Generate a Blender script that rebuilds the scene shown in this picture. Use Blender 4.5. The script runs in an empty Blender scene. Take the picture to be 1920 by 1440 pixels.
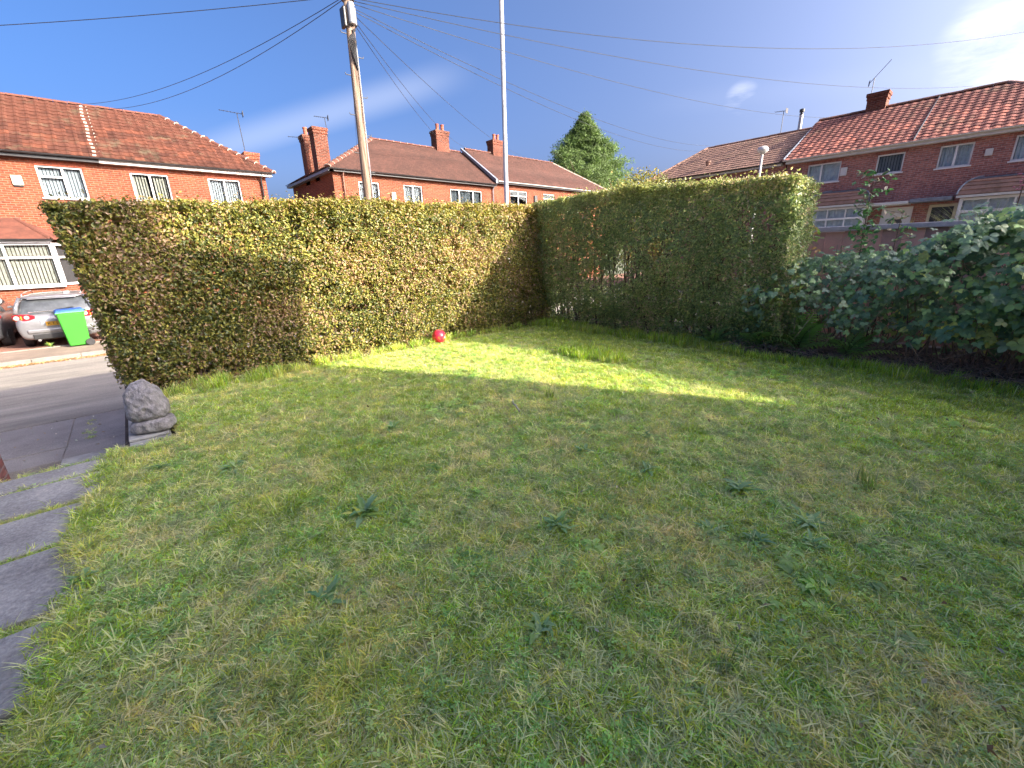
import bpy, math, random
import numpy as np
from mathutils import Vector, Matrix

R = math.radians
random.seed(7)
rng = np.random.default_rng(7)
scene = bpy.context.scene
COL = scene.collection

# ------------------------------------------------------------------ camera
# street frame: +X runs along the street to the right, +Y across the street away from the garden
CAMZ = 1.5
FPX, PITCH, ROLL, YAW = 790.245, R(17.55), R(-1.5155), R(49.0)
zv = Vector((0, 0, 1))
fwv = Vector((math.cos(YAW), math.sin(YAW), 0))
rtv = Vector((math.sin(YAW), -math.cos(YAW), 0))
Fv = fwv * math.cos(PITCH) - zv * math.sin(PITCH)
U0 = fwv * math.sin(PITCH) + zv * math.cos(PITCH)
Rv = rtv * math.cos(ROLL) + U0 * math.sin(ROLL)
Uv = -rtv * math.sin(ROLL) + U0 * math.cos(ROLL)
camd = bpy.data.cameras.new('camera')
camo = bpy.data.objects.new('camera', camd)
COL.objects.link(camo)
m3 = Matrix((Rv, Uv, -Fv)).transposed()
camo.matrix_world = Matrix.Translation((0, 0, CAMZ)) @ m3.to_4x4()
camd.sensor_width = 36.0
camd.lens = FPX / 1920 * 36.0
camd.clip_start = 0.05
camd.clip_end = 3000
scene.camera = camo
CAM = Vector((0, 0, CAMZ))

# ------------------------------------------------------------------ sun and sky
SUN_EL = R(25.0)
SUNH = Vector((0.47, -0.883, 0)).normalized()
sun_dir = Vector((SUNH.x * math.cos(SUN_EL), SUNH.y * math.cos(SUN_EL), math.sin(SUN_EL)))
sd = bpy.data.lights.new('sun', 'SUN')
sd.energy = 3.7
sd.angle = R(0.53)
sd.color = (1.0, 0.88, 0.70)
so = bpy.data.objects.new('sun', sd)
COL.objects.link(so)
so.rotation_euler = sun_dir.to_track_quat('Z', 'Y').to_euler()
so.location = (8, -14, 12)

world = bpy.data.worlds.new("World")
scene.world = world
world.use_nodes = True
wt = world.node_tree
wt.nodes.clear()


def N(nt, typ, **kw):
    n = nt.nodes.new(typ)
    for k, v in kw.items():
        if k.startswith('i_'):
            n.inputs[k[2:].replace('_', ' ')].default_value = v
        else:
            setattr(n, k, v)
    return n


def L(nt, a, b):
    nt.links.new(a, b)


def ramp(nt, fac, stops, interp='LINEAR'):
    n = nt.nodes.new('ShaderNodeValToRGB')
    n.color_ramp.interpolation = interp
    el = n.color_ramp.elements
    while len(el) > 1:
        el.remove(el[-1])
    el[0].position = stops[0][0]
    el[0].color = tuple(stops[0][1]) + ((1,) if len(stops[0][1]) == 3 else ())
    for p, c in stops[1:]:
        e = el.new(p)
        e.color = tuple(c) + ((1,) if len(c) == 3 else ())
    L(nt, fac, n.inputs['Fac'])
    return n.outputs['Color']


def mixc(nt, fac, a, b, mode='MIX'):
    n = nt.nodes.new('ShaderNodeMix')
    n.data_type = 'RGBA'
    n.blend_type = mode
    for s, v in ((0, fac), (6, a), (7, b)):
        if hasattr(v, 'links'):
            L(nt, v, n.inputs[s])
        elif s == 0:
            n.inputs[0].default_value = v
        else:
            n.inputs[s].default_value = tuple(v) + ((1,) if len(v) == 3 else ())
    return n.outputs[2]


def mathn(nt, op, a, b=None, clamp=False):
    n = nt.nodes.new('ShaderNodeMath')
    n.operation = op
    n.use_clamp = clamp
    for s, v in ((0, a), (1, b)):
        if v is None:
            continue
        if hasattr(v, 'links'):
            L(nt, v, n.inputs[s])
        else:
            n.inputs[s].default_value = v
    return n.outputs[0]


def ray(px, py):
    return Fv + Rv * ((px - 960) / FPX) - Uv * ((py - 720) / FPX)


sky = N(wt, 'ShaderNodeTexSky')
sky.sky_type = 'NISHITA'
sky.sun_disc = False
sky.sun_elevation = SUN_EL
sky.sun_rotation = math.atan2(sun_dir.x, sun_dir.y)
sky.altitude = 0
sky.air_density = 0.34
sky.dust_density = 9.0
sky.ozone_density = 2.6
tc = N(wt, 'ShaderNodeTexCoord')
vec = tc.outputs['Generated']
nz = N(wt, 'ShaderNodeTexNoise')
nz.inputs['Scale'].default_value = 5.0
nz.inputs['Detail'].default_value = 7
nz.inputs['Roughness'].default_value = 0.62
nz.inputs['Distortion'].default_value = 0.6
mp = N(wt, 'ShaderNodeMapping')
mp.inputs['Scale'].default_value = (1, 1, 3.2)
L(wt, vec, mp.inputs['Vector'])
L(wt, mp.outputs[0], nz.inputs['Vector'])


def blob(px_, py_, spread, amount):
    """soft cap of cloud about a direction; spread in radians"""
    d = ray(px_, py_).normalized()
    vm = N(wt, 'ShaderNodeVectorMath', operation='DOT_PRODUCT')
    nrm = N(wt, 'ShaderNodeVectorMath', operation='NORMALIZE')
    L(wt, vec, nrm.inputs[0])
    L(wt, nrm.outputs[0], vm.inputs[0])
    vm.inputs[1].default_value = d
    mr = N(wt, 'ShaderNodeMapRange')
    mr.interpolation_type = 'SMOOTHSTEP'
    mr.inputs['From Min'].default_value = math.cos(spread)
    mr.inputs['From Max'].default_value = math.cos(spread * 0.1)
    mr.inputs['To Max'].default_value = amount
    L(wt, vm.outputs['Value'], mr.inputs['Value'])
    return mr.outputs[0]


def band(p0, p1, width, amount, half):
    """soft streak of high cloud along the great circle through two directions"""
    a, b = ray(*p0).normalized(), ray(*p1).normalized()
    n = a.cross(b).normalized()
    mid = (a + b).normalized()
    nrm = N(wt, 'ShaderNodeVectorMath', operation='NORMALIZE')
    L(wt, vec, nrm.inputs[0])
    v1 = N(wt, 'ShaderNodeVectorMath', operation='DOT_PRODUCT')
    L(wt, nrm.outputs[0], v1.inputs[0])
    v1.inputs[1].default_value = n
    ab = mathn(wt, 'ABSOLUTE', v1.outputs['Value'])
    mr = N(wt, 'ShaderNodeMapRange')
    mr.interpolation_type = 'SMOOTHSTEP'
    mr.inputs['From Min'].default_value = width
    mr.inputs['From Max'].default_value = 0
    mr.inputs['To Max'].default_value = amount
    L(wt, ab, mr.inputs['Value'])
    v2 = N(wt, 'ShaderNodeVectorMath', operation='DOT_PRODUCT')
    L(wt, nrm.outputs[0], v2.inputs[0])
    v2.inputs[1].default_value = mid
    m2 = N(wt, 'ShaderNodeMapRange')
    m2.interpolation_type = 'SMOOTHSTEP'
    m2.inputs['From Min'].default_value = math.cos(half)
    m2.inputs['From Max'].default_value = math.cos(half * 0.3)
    L(wt, v2.outputs['Value'], m2.inputs['Value'])
    return mathn(wt, 'MULTIPLY', mr.outputs[0], m2.outputs[0])


cl = blob(1895, 75, 0.085, 1.1)
for a in ((1390, 190, 0.035, 0.6), (1935, 140, 0.065, 1.1), (2150, 60, 0.10, .8), (-700, 100, 0.25, 0.6)):
    cl = mathn(wt, 'MAXIMUM', cl, blob(*a))
cn = N(wt, 'ShaderNodeMapRange')
cn.inputs['From Min'].default_value = 0.38
cn.inputs['From Max'].default_value = 0.66
L(wt, nz.outputs['Fac'], cn.inputs['Value'])
cmask = mathn(wt, 'MULTIPLY', cl, cn.outputs[0], True)
st1 = band((420, 275), (760, 170), 0.04, 0.2, 0.33)
st2 = band((1300, 190), (1800, 130), 0.03, 0.03, 0.3)
st3 = band((100, 330), (900, 330), 0.12, 0.05, 0.5)
cmask = mathn(wt, 'MAXIMUM', cmask, mathn(wt, 'MAXIMUM', mathn(wt, 'MAXIMUM', st1, st2), st3))
hs = N(wt, 'ShaderNodeHueSaturation')
hs.inputs['Hue'].default_value = 0.499
hs.inputs['Saturation'].default_value = 1.34
hs.inputs['Value'].default_value = 1.0
L(wt, sky.outputs[0], hs.inputs['Color'])
skyc = mixc(wt, cmask, hs.outputs[0], (2.4, 2.45, 2.7))
bg = N(wt, 'ShaderNodeBackground')
L(wt, skyc, bg.inputs['Color'])
bg.inputs['Strength'].default_value = 0.15
wo = N(wt, 'ShaderNodeOutputWorld')
L(wt, bg.outputs[0], wo.inputs['Surface'])

scene.view_settings.view_transform = 'Standard'
scene.view_settings.look = 'None'
scene.view_settings.exposure = 1.95
scene.view_settings.gamma = 1.0
scene.view_settings.use_curve_mapping = False
scene.cycles.max_bounces = 6
scene.cycles.transparent_max_bounces = 12


# ------------------------------------------------------------------ helpers
def vnoise(P, scale, seed=0):
    """value noise in -1..1 at Nx3 points"""
    P = np.asarray(P, float) * scale + seed * 17.31
    I = np.floor(P).astype(np.int64)
    Fr = P - I
    Fr = Fr * Fr * (3 - 2 * Fr)

    def h(a, b, c):
        n = (a * 374761393 + b * 668265263 + c * 2147483647 + seed * 1013) & 0x7fffffff
        n = ((n ^ (n >> 13)) * 1274126177) & 0x7fffffff
        return ((n ^ (n >> 16)) & 0xffff) / 32767.5 - 1
    o = 0
    for dx in (0, 1):
        for dy in (0, 1):
            for dz in (0, 1):
                w = (Fr[:, 0] if dx else 1 - Fr[:, 0]) * (Fr[:, 1] if dy else 1 - Fr[:, 1]) * (Fr[:, 2] if dz else 1 - Fr[:, 2])
                o = o + w * h(I[:, 0] + dx, I[:, 1] + dy, I[:, 2] + dz)
    return o


def tag(o, label=None, cat=None, group=None, kind=None):
    if label: o['label'] = label
    if cat: o['category'] = cat
    if group: o['group'] = group
    if kind: o['kind'] = kind
    return o


def empty(name, loc, label, cat, group=None, rz=0.0):
    o = bpy.data.objects.new(name, None)
    o.empty_display_size = 0.2
    COL.objects.link(o)
    o.location = loc
    o.rotation_euler = (0, 0, rz)
    return tag(o, label, cat, group)


def link(name, me, mat=None, parent=None, smooth=False, loc=None, rot=None):
    o = bpy.data.objects.new(name, me)
    COL.objects.link(o)
    if mat is not None and len(me.materials) == 0:
        me.materials.append(mat)
    if smooth:
        me.polygons.foreach_set('use_smooth', [True] * len(me.polygons))
    if parent: o.parent = parent
    if loc is not None: o.location = loc
    if rot is not None: o.rotation_euler = rot
    return o


class MB:
    def __init__(s, off=(0, 0, 0)):
        s.v = []; s.f = []; s.o = Vector(off)

    def add(s, vs, fs):
        n = len(s.v)
        s.v += [tuple(Vector(v) - s.o) for v in vs]
        s.f += [tuple(i + n for i in f) for f in fs]
        return s

    def box(s, x0, x1, y0, y1, z0, z1):
        x0, x1 = sorted((x0, x1)); y0, y1 = sorted((y0, y1)); z0, z1 = sorted((z0, z1))
        v = [(x0, y0, z0), (x1, y0, z0), (x1, y1, z0), (x0, y1, z0), (x0, y0, z1), (x1, y0, z1), (x1, y1, z1), (x0, y1, z1)]
        return s.add(v, [(0, 3, 2, 1), (4, 5, 6, 7), (0, 1, 5, 4), (1, 2, 6, 5), (2, 3, 7, 6), (3, 0, 4, 7)])

    def obox(s, c, ax, ay, az):
        """box about c with half-axis vectors"""
        c = Vector(c); ax = Vector(ax); ay = Vector(ay); az = Vector(az)
        v = [c + ax * i + ay * j + az * k for k in (-1, 1) for i, j in ((-1, -1), (1, -1), (1, 1), (-1, 1))]
        return s.add(v, [(0, 3, 2, 1), (4, 5, 6, 7), (0, 1, 5, 4), (1, 2, 6, 5), (2, 3, 7, 6), (3, 0, 4, 7)])

    def quad(s, a, b, c, d):
        return s.add([a, b, c, d], [(0, 1, 2, 3)])

    def tube(s, pts, rad, n=6, cap=True):
        pts = [Vector(p) for p in pts]
        if not hasattr(rad, '__len__'): rad = [rad] * len(pts)
        vs = []; fs = []
        up = Vector((0, 0, 1))
        prev = None
        for i, p in enumerate(pts):
            d = (pts[min(i + 1, len(pts) - 1)] - pts[max(i - 1, 0)])
            if d.length < 1e-9: d = Vector((0, 0, 1))
            d.normalize()
            a = prev if prev is not None else (up if abs(d.z) < 0.9 else Vector((1, 0, 0)))
            u = a - d * a.dot(d)
            if u.length < 1e-5: u = d.orthogonal()
            u.normalize(); prev = u
            w = d.cross(u)
            for k in range(n):
                t = 2 * math.pi * k / n
                vs.append(p + (u * math.cos(t) + w * math.sin(t)) * rad[i])
        for i in range(len(pts) - 1):
            for k in range(n):
                a = i * n + k; b = i * n + (k + 1) % n
                fs.append((a, b, b + n, a + n))
        if cap:
            fs.append(tuple(range(n - 1, -1, -1)))
            fs.append(tuple((len(pts) - 1) * n + k for k in range(n)))
        return s.add(vs, fs)

    def lathe(s, c, prof, n=16, axis='z'):
        """prof: list of (r, h)"""
        vs = []; fs = []
        for r_, h in prof:
            for k in range(n):
                t = 2 * math.pi * k / n
                if axis == 'z': vs.append((c[0] + r_ * math.cos(t), c[1] + r_ * math.sin(t), c[2] + h))
                elif axis == 'x': vs.append((c[0] + h, c[1] + r_ * math.cos(t), c[2] + r_ * math.sin(t)))
                else: vs.append((c[0] + r_ * math.cos(t), c[1] + h, c[2] - r_ * math.sin(t)))
        for i in range(len(prof) - 1):
            for k in range(n):
                a = i * n + k; b = i * n + (k + 1) % n
                fs.append((a, b, b + n, a + n))
        fs.append(tuple(range(n - 1, -1, -1)))
        fs.append(tuple((len(prof) - 1) * n + k for k in range(n)))
        return s.add(vs, fs)

    def mesh(s, name):
        me = bpy.data.meshes.new(name)
        me.from_pydata([tuple(v) for v in s.v], [], s.f)
        me.update()
        return me

    def build(s, name, mat, parent=None, bevel=0, smooth=False, seg=2):
        o = link(name, s.mesh(name), mat, parent, smooth)
        if bevel:
            m = o.modifiers.new('bevel', 'BEVEL')
            m.width = bevel; m.segments = seg; m.limit_method = 'ANGLE'; m.angle_limit = R(35)
        return o


def fast_mesh(name, V, k, cols=None, faces=None):
    """V: (n*k,3) soup of k-gons, or V with faces (m,k)"""
    V = np.ascontiguousarray(V, dtype=np.float32)
    if faces is None:
        faces = np.arange(len(V), dtype=np.int32).reshape(-1, k)
    faces = np.ascontiguousarray(faces, dtype=np.int32)
    me = bpy.data.meshes.new(name)
    me.vertices.add(len(V)); me.vertices.foreach_set('co', V.ravel())
    me.loops.add(faces.size); me.loops.foreach_set('vertex_index', faces.ravel())
    me.polygons.add(len(faces))
    me.polygons.foreach_set('loop_start', np.arange(0, faces.size, faces.shape[1], dtype=np.int32))
    me.polygons.foreach_set('loop_total', np.full(len(faces), faces.shape[1], dtype=np.int32))
    if cols is not None:
        at = me.color_attributes.new('col', 'FLOAT_COLOR', 'POINT')
        c = np.ones((len(V), 4), np.float32); c[:, :3] = cols
        at.data.foreach_set('color', c.ravel())
    me.update(calc_edges=True)
    return me


def unit(a):
    return a / np.maximum(np.linalg.norm(a, axis=1, keepdims=True), 1e-9)


def leaves(P, Nn, size, col, fold=0.25, aspect=0.5):
    """folded diamond leaves, 2 triangles each, at points P facing Nn"""
    n = len(P)
    Nn = unit(Nn)
    t = unit(np.cross(Nn, rng.normal(size=(n, 3))))
    b = np.cross(Nn, t)
    s = np.asarray(size).reshape(-1, 1) * np.ones((n, 1))
    v0 = P - t * s * 0.5
    v2 = P + t * s * 0.5 - Nn * s * 0.12
    v1 = P + b * s * aspect * 0.5 + Nn * s * fold * 0.4 - t * s * .05
    v3 = P - b * s * aspect * 0.5 + Nn * s * fold * 0.4 - t * s * .05
    V = np.stack([v0, v1, v2, v3], 1).reshape(-1, 3)
    idx = np.arange(n, dtype=np.int32) * 4
    F = np.concatenate([np.stack([idx, idx + 1, idx + 2], 1), np.stack([idx, idx + 2, idx + 3], 1)])
    return V, F, np.repeat(col, 4, 0)


# ------------------------------------------------------------------ materials
MATS = {}


def newmat(name):
    m = bpy.data.materials.new(name)
    m.use_nodes = True
    nt = m.node_tree
    b = nt.nodes['Principled BSDF']
    MATS[name] = m
    return m, nt, b


def simple(name, col, rough=0.6, metal=0.0, var=0.12, nscale=6.0, bump=0.0, bscale=60.0, spec=None, coat=0.0):
    m, nt, b = newmat(name)
    geo = N(nt, 'ShaderNodeTexCoord')
    n = N(nt, 'ShaderNodeTexNoise')
    n.inputs['Scale'].default_value = nscale
    n.inputs['Detail'].default_value = 6
    n.inputs['Roughness'].default_value = 0.65
    L(nt, geo.outputs['Object'], n.inputs['Vector'])
    c0 = tuple(max(0, c * (1 - var * 2)) for c in col); c1 = tuple(min(1, c * (1 + var * 1.4)) for c in col)
    L(nt, ramp(nt, n.outputs['Fac'], [(0.3, c0), (0.7, c1)]), b.inputs['Base Color'])
    b.inputs['Roughness'].default_value = rough
    b.inputs['Metallic'].default_value = metal
    if spec is not None: b.inputs['Specular IOR Level'].default_value = spec
    if coat: b.inputs['Coat Weight'].default_value = coat
    if bump:
        n2 = N(nt, 'ShaderNodeTexNoise'); n2.inputs['Scale'].default_value = bscale; n2.inputs['Detail'].default_value = 5
        L(nt, geo.outputs['Object'], n2.inputs['Vector'])
        bp = N(nt, 'ShaderNodeBump'); bp.inputs['Strength'].default_value = bump; bp.inputs['Distance'].default_value = 0.02
        L(nt, n2.outputs['Fac'], bp.inputs['Height']); L(nt, bp.outputs[0], b.inputs['Normal'])
    return m


def tilemat(name, col, var=.35):
    m, nt, b = newmat(name)
    g = N(nt, 'ShaderNodeNewGeometry'); oi_ = N(nt, 'ShaderNodeObjectInfo')
    n = N(nt, 'ShaderNodeTexNoise'); n.inputs['Scale'].default_value = 3.1; n.inputs['Detail'].default_value = 8; n.inputs['Roughness'].default_value = .75
    L(nt, g.outputs['Position'], n.inputs['Vector'])
    c = ramp(nt, n.outputs['Fac'], [(.28, tuple(x * (1 - var * 1.6) for x in col)), (.5, col), (.72, tuple(x * (1 + var) for x in col))])
    c = mixc(nt, 1.0, c, ramp(nt, oi_.outputs['Random'], [(0, (.62, .62, .64)), (.4, (.95, .95, .95)), (.8, (1.1, 1.06, 1.0)), (1, (1.45, 1.3, 1.15))]), 'MULTIPLY')
    n3 = N(nt, 'ShaderNodeTexNoise'); n3.inputs['Scale'].default_value = .8; n3.inputs['Detail'].default_value = 9; n3.inputs['Roughness'].default_value = .8
    L(nt, g.outputs['Position'], n3.inputs['Vector'])
    c = mixc(nt, ramp(nt, n3.outputs['Fac'], [(.54, (0, 0, 0)), (.66, (.6, .6, .6))]), c, (.10, .095, .06))
    L(nt, c, b.inputs['Base Color']); b.inputs['Roughness'].default_value = .9; b.inputs['Specular IOR Level'].default_value = .2
    n2 = N(nt, 'ShaderNodeTexNoise'); n2.inputs['Scale'].default_value = 40; L(nt, g.outputs['Position'], n2.inputs['Vector'])
    bp = N(nt, 'ShaderNodeBump'); bp.inputs['Strength'].default_value = .3; bp.inputs['Distance'].default_value = .01
    L(nt, n2.outputs['Fac'], bp.inputs['Height']); L(nt, bp.outputs[0], b.inputs['Normal'])
    return m


def brickmat(name, c1, c2, mortar, grime=0.25):
    m, nt, b = newmat(name)
    tcn = N(nt, 'ShaderNodeTexCoord')
    sep = N(nt, 'ShaderNodeSeparateXYZ'); L(nt, tcn.outputs['Object'], sep.inputs[0])
    xy = mathn(nt, 'ADD', sep.outputs['X'], sep.outputs['Y'])
    cb = N(nt, 'ShaderNodeCombineXYZ'); L(nt, xy, cb.inputs['X']); L(nt, sep.outputs['Z'], cb.inputs['Y'])
    br = N(nt, 'ShaderNodeTexBrick')
    L(nt, cb.outputs[0], br.inputs['Vector'])
    br.inputs['Scale'].default_value = 1.0
    br.inputs['Brick Width'].default_value = 0.225
    br.inputs['Row Height'].default_value = 0.075
    br.inputs['Mortar Size'].default_value = 0.009
    br.inputs['Mortar Smooth'].default_value = 0.2
    br.inputs['Bias'].default_value = -0.1
    br.inputs['Color1'].default_value = c1 + (1,)
    br.inputs['Color2'].default_value = c2 + (1,)
    br.inputs['Mortar'].default_value = mortar + (1,)
    n = N(nt, 'ShaderNodeTexNoise'); n.inputs['Scale'].default_value = 0.9; n.inputs['Detail'].default_value = 7; n.inputs['Roughness'].default_value = .7
    L(nt, tcn.outputs['Object'], n.inputs['Vector'])
    g = ramp(nt, n.outputs['Fac'], [(0.3, (1 - grime,) * 3), (0.6, (1, 1, 1)), (0.8, (1.08, 1.05, 1.02))])
    # brick-to-brick tone
    vo = N(nt, 'ShaderNodeTexNoise'); vo.inputs['Scale'].default_value = 7.5; vo.inputs['Detail'].default_value = 1
    mpn = N(nt, 'ShaderNodeMapping'); mpn.inputs['Scale'].default_value = (1, 2.8, 1); L(nt, cb.outputs[0], mpn.inputs[0]); L(nt, mpn.outputs[0], vo.inputs['Vector'])
    g2 = ramp(nt, vo.outputs['Fac'], [(0.3, (.62, .6, .62)), (0.5, (1, 1, 1)), (0.75, (1.25, 1.12, 1.05))])
    c = mixc(nt, 1.0, br.outputs['Color'], g, 'MULTIPLY')
    c = mixc(nt, 1.0, c, g2, 'MULTIPLY')
    L(nt, c, b.inputs['Base Color'])
    b.inputs['Roughness'].default_value = 0.92; b.inputs['Specular IOR Level'].default_value = .2
    bp = N(nt, 'ShaderNodeBump'); bp.inputs['Strength'].default_value = 0.6; bp.inputs['Distance'].default_value = 0.01
    inv = mathn(nt, 'SUBTRACT', 1.0, br.outputs['Fac'])
    L(nt, inv, bp.inputs['Height']); L(nt, bp.outputs[0], b.inputs['Normal'])
    return m


def leafmat(name, trans=0.35, rough=0.5, spec=0.4, tint=(1, 1, 1), obj_random=False):
    m, nt, b = newmat(name)
    at = N(nt, 'ShaderNodeAttribute'); at.attribute_name = 'col'
    c = at.outputs['Color']
    geo = N(nt, 'ShaderNodeNewGeometry')
    if obj_random:
        oi = N(nt, 'ShaderNodeObjectInfo')
        c = mixc(nt, 1.0, c, ramp(nt, oi.outputs['Random'], [(0, (.6, .75, .7)), (.5, (1, 1, 1)), (.85, (1.2, 1.15, .9)), (1, (1.8, 1.3, .7))]), 'MULTIPLY')
    n = N(nt, 'ShaderNodeTexNoise'); n.inputs['Scale'].default_value = 2.2; n.inputs['Detail'].default_value = 4
    L(nt, geo.outputs['Position'], n.inputs['Vector'])
    c = mixc(nt, 1.0, c, ramp(nt, n.outputs['Fac'], [(.3, (.82, .85, .82)), (.7, (1.15, 1.12, 1.05))]), 'MULTIPLY')
    L(nt, c, b.inputs['Base Color'])
    b.inputs['Roughness'].default_value = rough
    b.inputs['Specular IOR Level'].default_value = spec
    tr = N(nt, 'ShaderNodeBsdfTranslucent')
    hs_ = N(nt, 'ShaderNodeHueSaturation'); hs_.inputs['Saturation'].default_value = 1.15; hs_.inputs['Value'].default_value = 1.5
    L(nt, c, hs_.inputs['Color']); L(nt, hs_.outputs[0], tr.inputs['Color'])
    mx = N(nt, 'ShaderNodeMixShader'); mx.inputs[0].default_value = trans
    L(nt, b.outputs[0], mx.inputs[1]); L(nt, tr.outputs[0], mx.inputs[2])
    L(nt, mx.outputs[0], nt.nodes['Material Output'].inputs['Surface'])
    return m


M_brick_o = brickmat('orange brick', (.225, .058, .027), (.15, .038, .019), (.20, .13, .095))
M_brick_p = brickmat('dark red brick', (.36, .155, .13), (.24, .10, .09), (.34, .26, .24), .25)
M_brick_c = brickmat('chimney brick', (.17, .047, .026), (.10, .03, .019), (.19, .14, .11), .45)
M_render = simple('pale render', (.72, .70, .66), .9, var=.06)
M_tile_l = tilemat('clay pantile', (.085, .032, .021))
M_tile_lr = simple('clay ridge', (.11, .036, .022), .85, var=.2, nscale=3)
M_tile_r = tilemat('red pantile', (.27, .11, .088), .28)
M_tile_b = tilemat('brown concrete tile', (.26, .155, .12), .28)
M_tile_under = simple('tile underlay', (.13, .06, .045), .95)
M_white = simple('white frame', (.60, .60, .60), .35, var=.03, nscale=3)
M_fascia_w = simple('white fascia', (.50, .49, .47), .45, var=.06)
M_black = simple('black gutter', (.02, .02, .022), .4, var=.2)
M_lead = simple('lead grey', (.16, .18, .22), .5, var=.2)
M_mortar = simple('pale mortar', (.38, .30, .25), .9, var=.2, nscale=8)
M_cream = simple('cream box', (.50, .46, .33), .5, var=.05)
M_curtain = simple('net curtain', (.08, .085, .09), .9, var=.12, nscale=9)
M_curtain_l = simple('pale net curtain', (.75, .78, .80), .9, var=.1, nscale=9)
M_blind = simple('beige blind', (.34, .30, .24), .8, var=.08, nscale=9)
M_blind_g = simple('grey blind', (.34, .34, .35), .8, var=.08, nscale=9)
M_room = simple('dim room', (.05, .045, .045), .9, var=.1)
M_pot = simple('terracotta pot', (.28, .08, .045), .8, var=.15)
M_metal = simple('aerial metal', (.03, .03, .035), .6, metal=.1, var=.1)
M_galv = simple('galvanised steel', (.36, .365, .38), .42, metal=.35, var=.10, nscale=3, bump=.05)
M_stone = simple('weathered stone', (.33, .305, .30), .95, var=.28, nscale=16, bump=.9, bscale=34)
M_conc = simple('grey concrete', (.33, .32, .30), .92, var=.22, nscale=5, bump=.5, bscale=40)
M_rubber = simple('black rubber', (.022, .022, .024), .75, var=.2)
M_plastic_b = simple('black plastic', (.018, .018, .02), .45, var=.2)
M_chrome = simple('chrome', (.75, .75, .76), .18, metal=.9, var=.02)


def glassmat(name, tint, fac=.3):
    m, nt, b = newmat(name)
    tr = N(nt, 'ShaderNodeBsdfTransparent'); tr.inputs[0].default_value = tint + (1,)
    gl = N(nt, 'ShaderNodeBsdfGlossy'); gl.inputs['Roughness'].default_value = .03
    lw = N(nt, 'ShaderNodeLayerWeight'); lw.inputs['Blend'].default_value = .35
    fr = mathn(nt, 'ADD', mathn(nt, 'MULTIPLY', lw.outputs['Fresnel'], .10), fac, True)
    mx = N(nt, 'ShaderNodeMixShader'); L(nt, fr, mx.inputs[0])
    L(nt, tr.outputs[0], mx.inputs[1]); L(nt, gl.outputs[0], mx.inputs[2])
    L(nt, mx.outputs[0], nt.nodes['Material Output'].inputs['Surface'])
    return m


M_glass = glassmat('window glass', (.8, .84, .86), .0)
M_carglass = glassmat('car glass', (.16, .17, .18), .2)

# grass blade: colour from attribute times patches in the lawn
m, nt, b = newmat('grass blades')
M_grass = m
at = N(nt, 'ShaderNodeAttribute'); at.attribute_name = 'col'
geo = N(nt, 'ShaderNodeNewGeometry')
oi = N(nt, 'ShaderNodeObjectInfo')


def gnoise(scale, det=3, off=0.0, rough=.5):
    n = N(nt, 'ShaderNodeTexNoise'); n.inputs['Scale'].default_value = scale; n.inputs['Detail'].default_value = det
    n.inputs['Roughness'].default_value = rough
    mp_ = N(nt, 'ShaderNodeMapping'); mp_.inputs['Location'].default_value = (off, off * 1.7, 0)
    L(nt, geo.outputs['Position'], mp_.inputs[0]); L(nt, mp_.outputs[0], n.inputs['Vector'])
    return n.outputs['Fac']


dry = ramp(nt, gnoise(1.15, 5, 3.0, .65), [(.44, (0, 0, 0)), (.64, (1, 1, 1))])
dry2 = ramp(nt, gnoise(7.0, 3, 9.0, .6), [(.45, (0, 0, 0)), (.66, (1, 1, 1))])
sepg = N(nt, 'ShaderNodeSeparateXYZ'); L(nt, geo.outputs['Position'], sepg.inputs[0])
lush = N(nt, 'ShaderNodeMapRange'); lush.inputs['From Min'].default_value = 3.0; lush.inputs['From Max'].default_value = 4.8
edge_l = mathn(nt, 'SUBTRACT', sepg.outputs['X'], mathn(nt, 'MULTIPLY', sepg.outputs['Y'], -.25))
L(nt, edge_l, lush.inputs['Value'])
lushv = mathn(nt, 'MULTIPLY', lush.outputs[0], .55)
dryf = mathn(nt, 'MULTIPLY', mathn(nt, 'ADD', mathn(nt, 'MULTIPLY', dry, .62), mathn(nt, 'MULTIPLY', dry2, .38), True), mathn(nt, 'SUBTRACT', 1.0, lushv))
base = at.outputs['Color']
c = mixc(nt, dryf, mixc(nt, 1.0, base, (.90, 1.07, .84), 'MULTIPLY'), mixc(nt, .45, mixc(nt, 1.0, base, (1.35, 1.2, .98), 'MULTIPLY'), (.70, .68, .48)))
c = mixc(nt, 1.0, c, ramp(nt, oi.outputs['Random'], [(0, (.62, .72, .68)), (.5, (1, 1, 1)), (1, (1.4, 1.32, 1.2))]), 'MULTIPLY')
L(nt, c, b.inputs['Base Color'])
b.inputs['Roughness'].default_value = .55
b.inputs['Specular IOR Level'].default_value = .35
tr = N(nt, 'ShaderNodeBsdfTranslucent')
hs_ = N(nt, 'ShaderNodeHueSaturation'); hs_.inputs['Saturation'].default_value = 1.2; hs_.inputs['Value'].default_value = 1.6
L(nt, c, hs_.inputs['Color']); L(nt, hs_.outputs[0], tr.inputs['Color'])
mx = N(nt, 'ShaderNodeMixShader'); mx.inputs[0].default_value = .38
L(nt, b.outputs[0], mx.inputs[1]); L(nt, tr.outputs[0], mx.inputs[2])
L(nt, mx.outputs[0], nt.nodes['Material Output'].inputs['Surface'])

M_leaf_hedge = leafmat('privet leaves', .3, .42, .45)
M_leaf_bramble = leafmat('bramble leaves', .25, .45, .45, obj_random=True)
M_leaf_weed = leafmat('weed leaves', .3, .45, .45, obj_random=True)
M_leaf_tree = leafmat('tree leaves', .3, .6, .3)
M_twig = simple('twigs', (.16, .11, .08), .9, var=.35, nscale=14)
M_cane = simple('dead canes', (.30, .21, .17), .9, var=.35, nscale=10)


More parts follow.
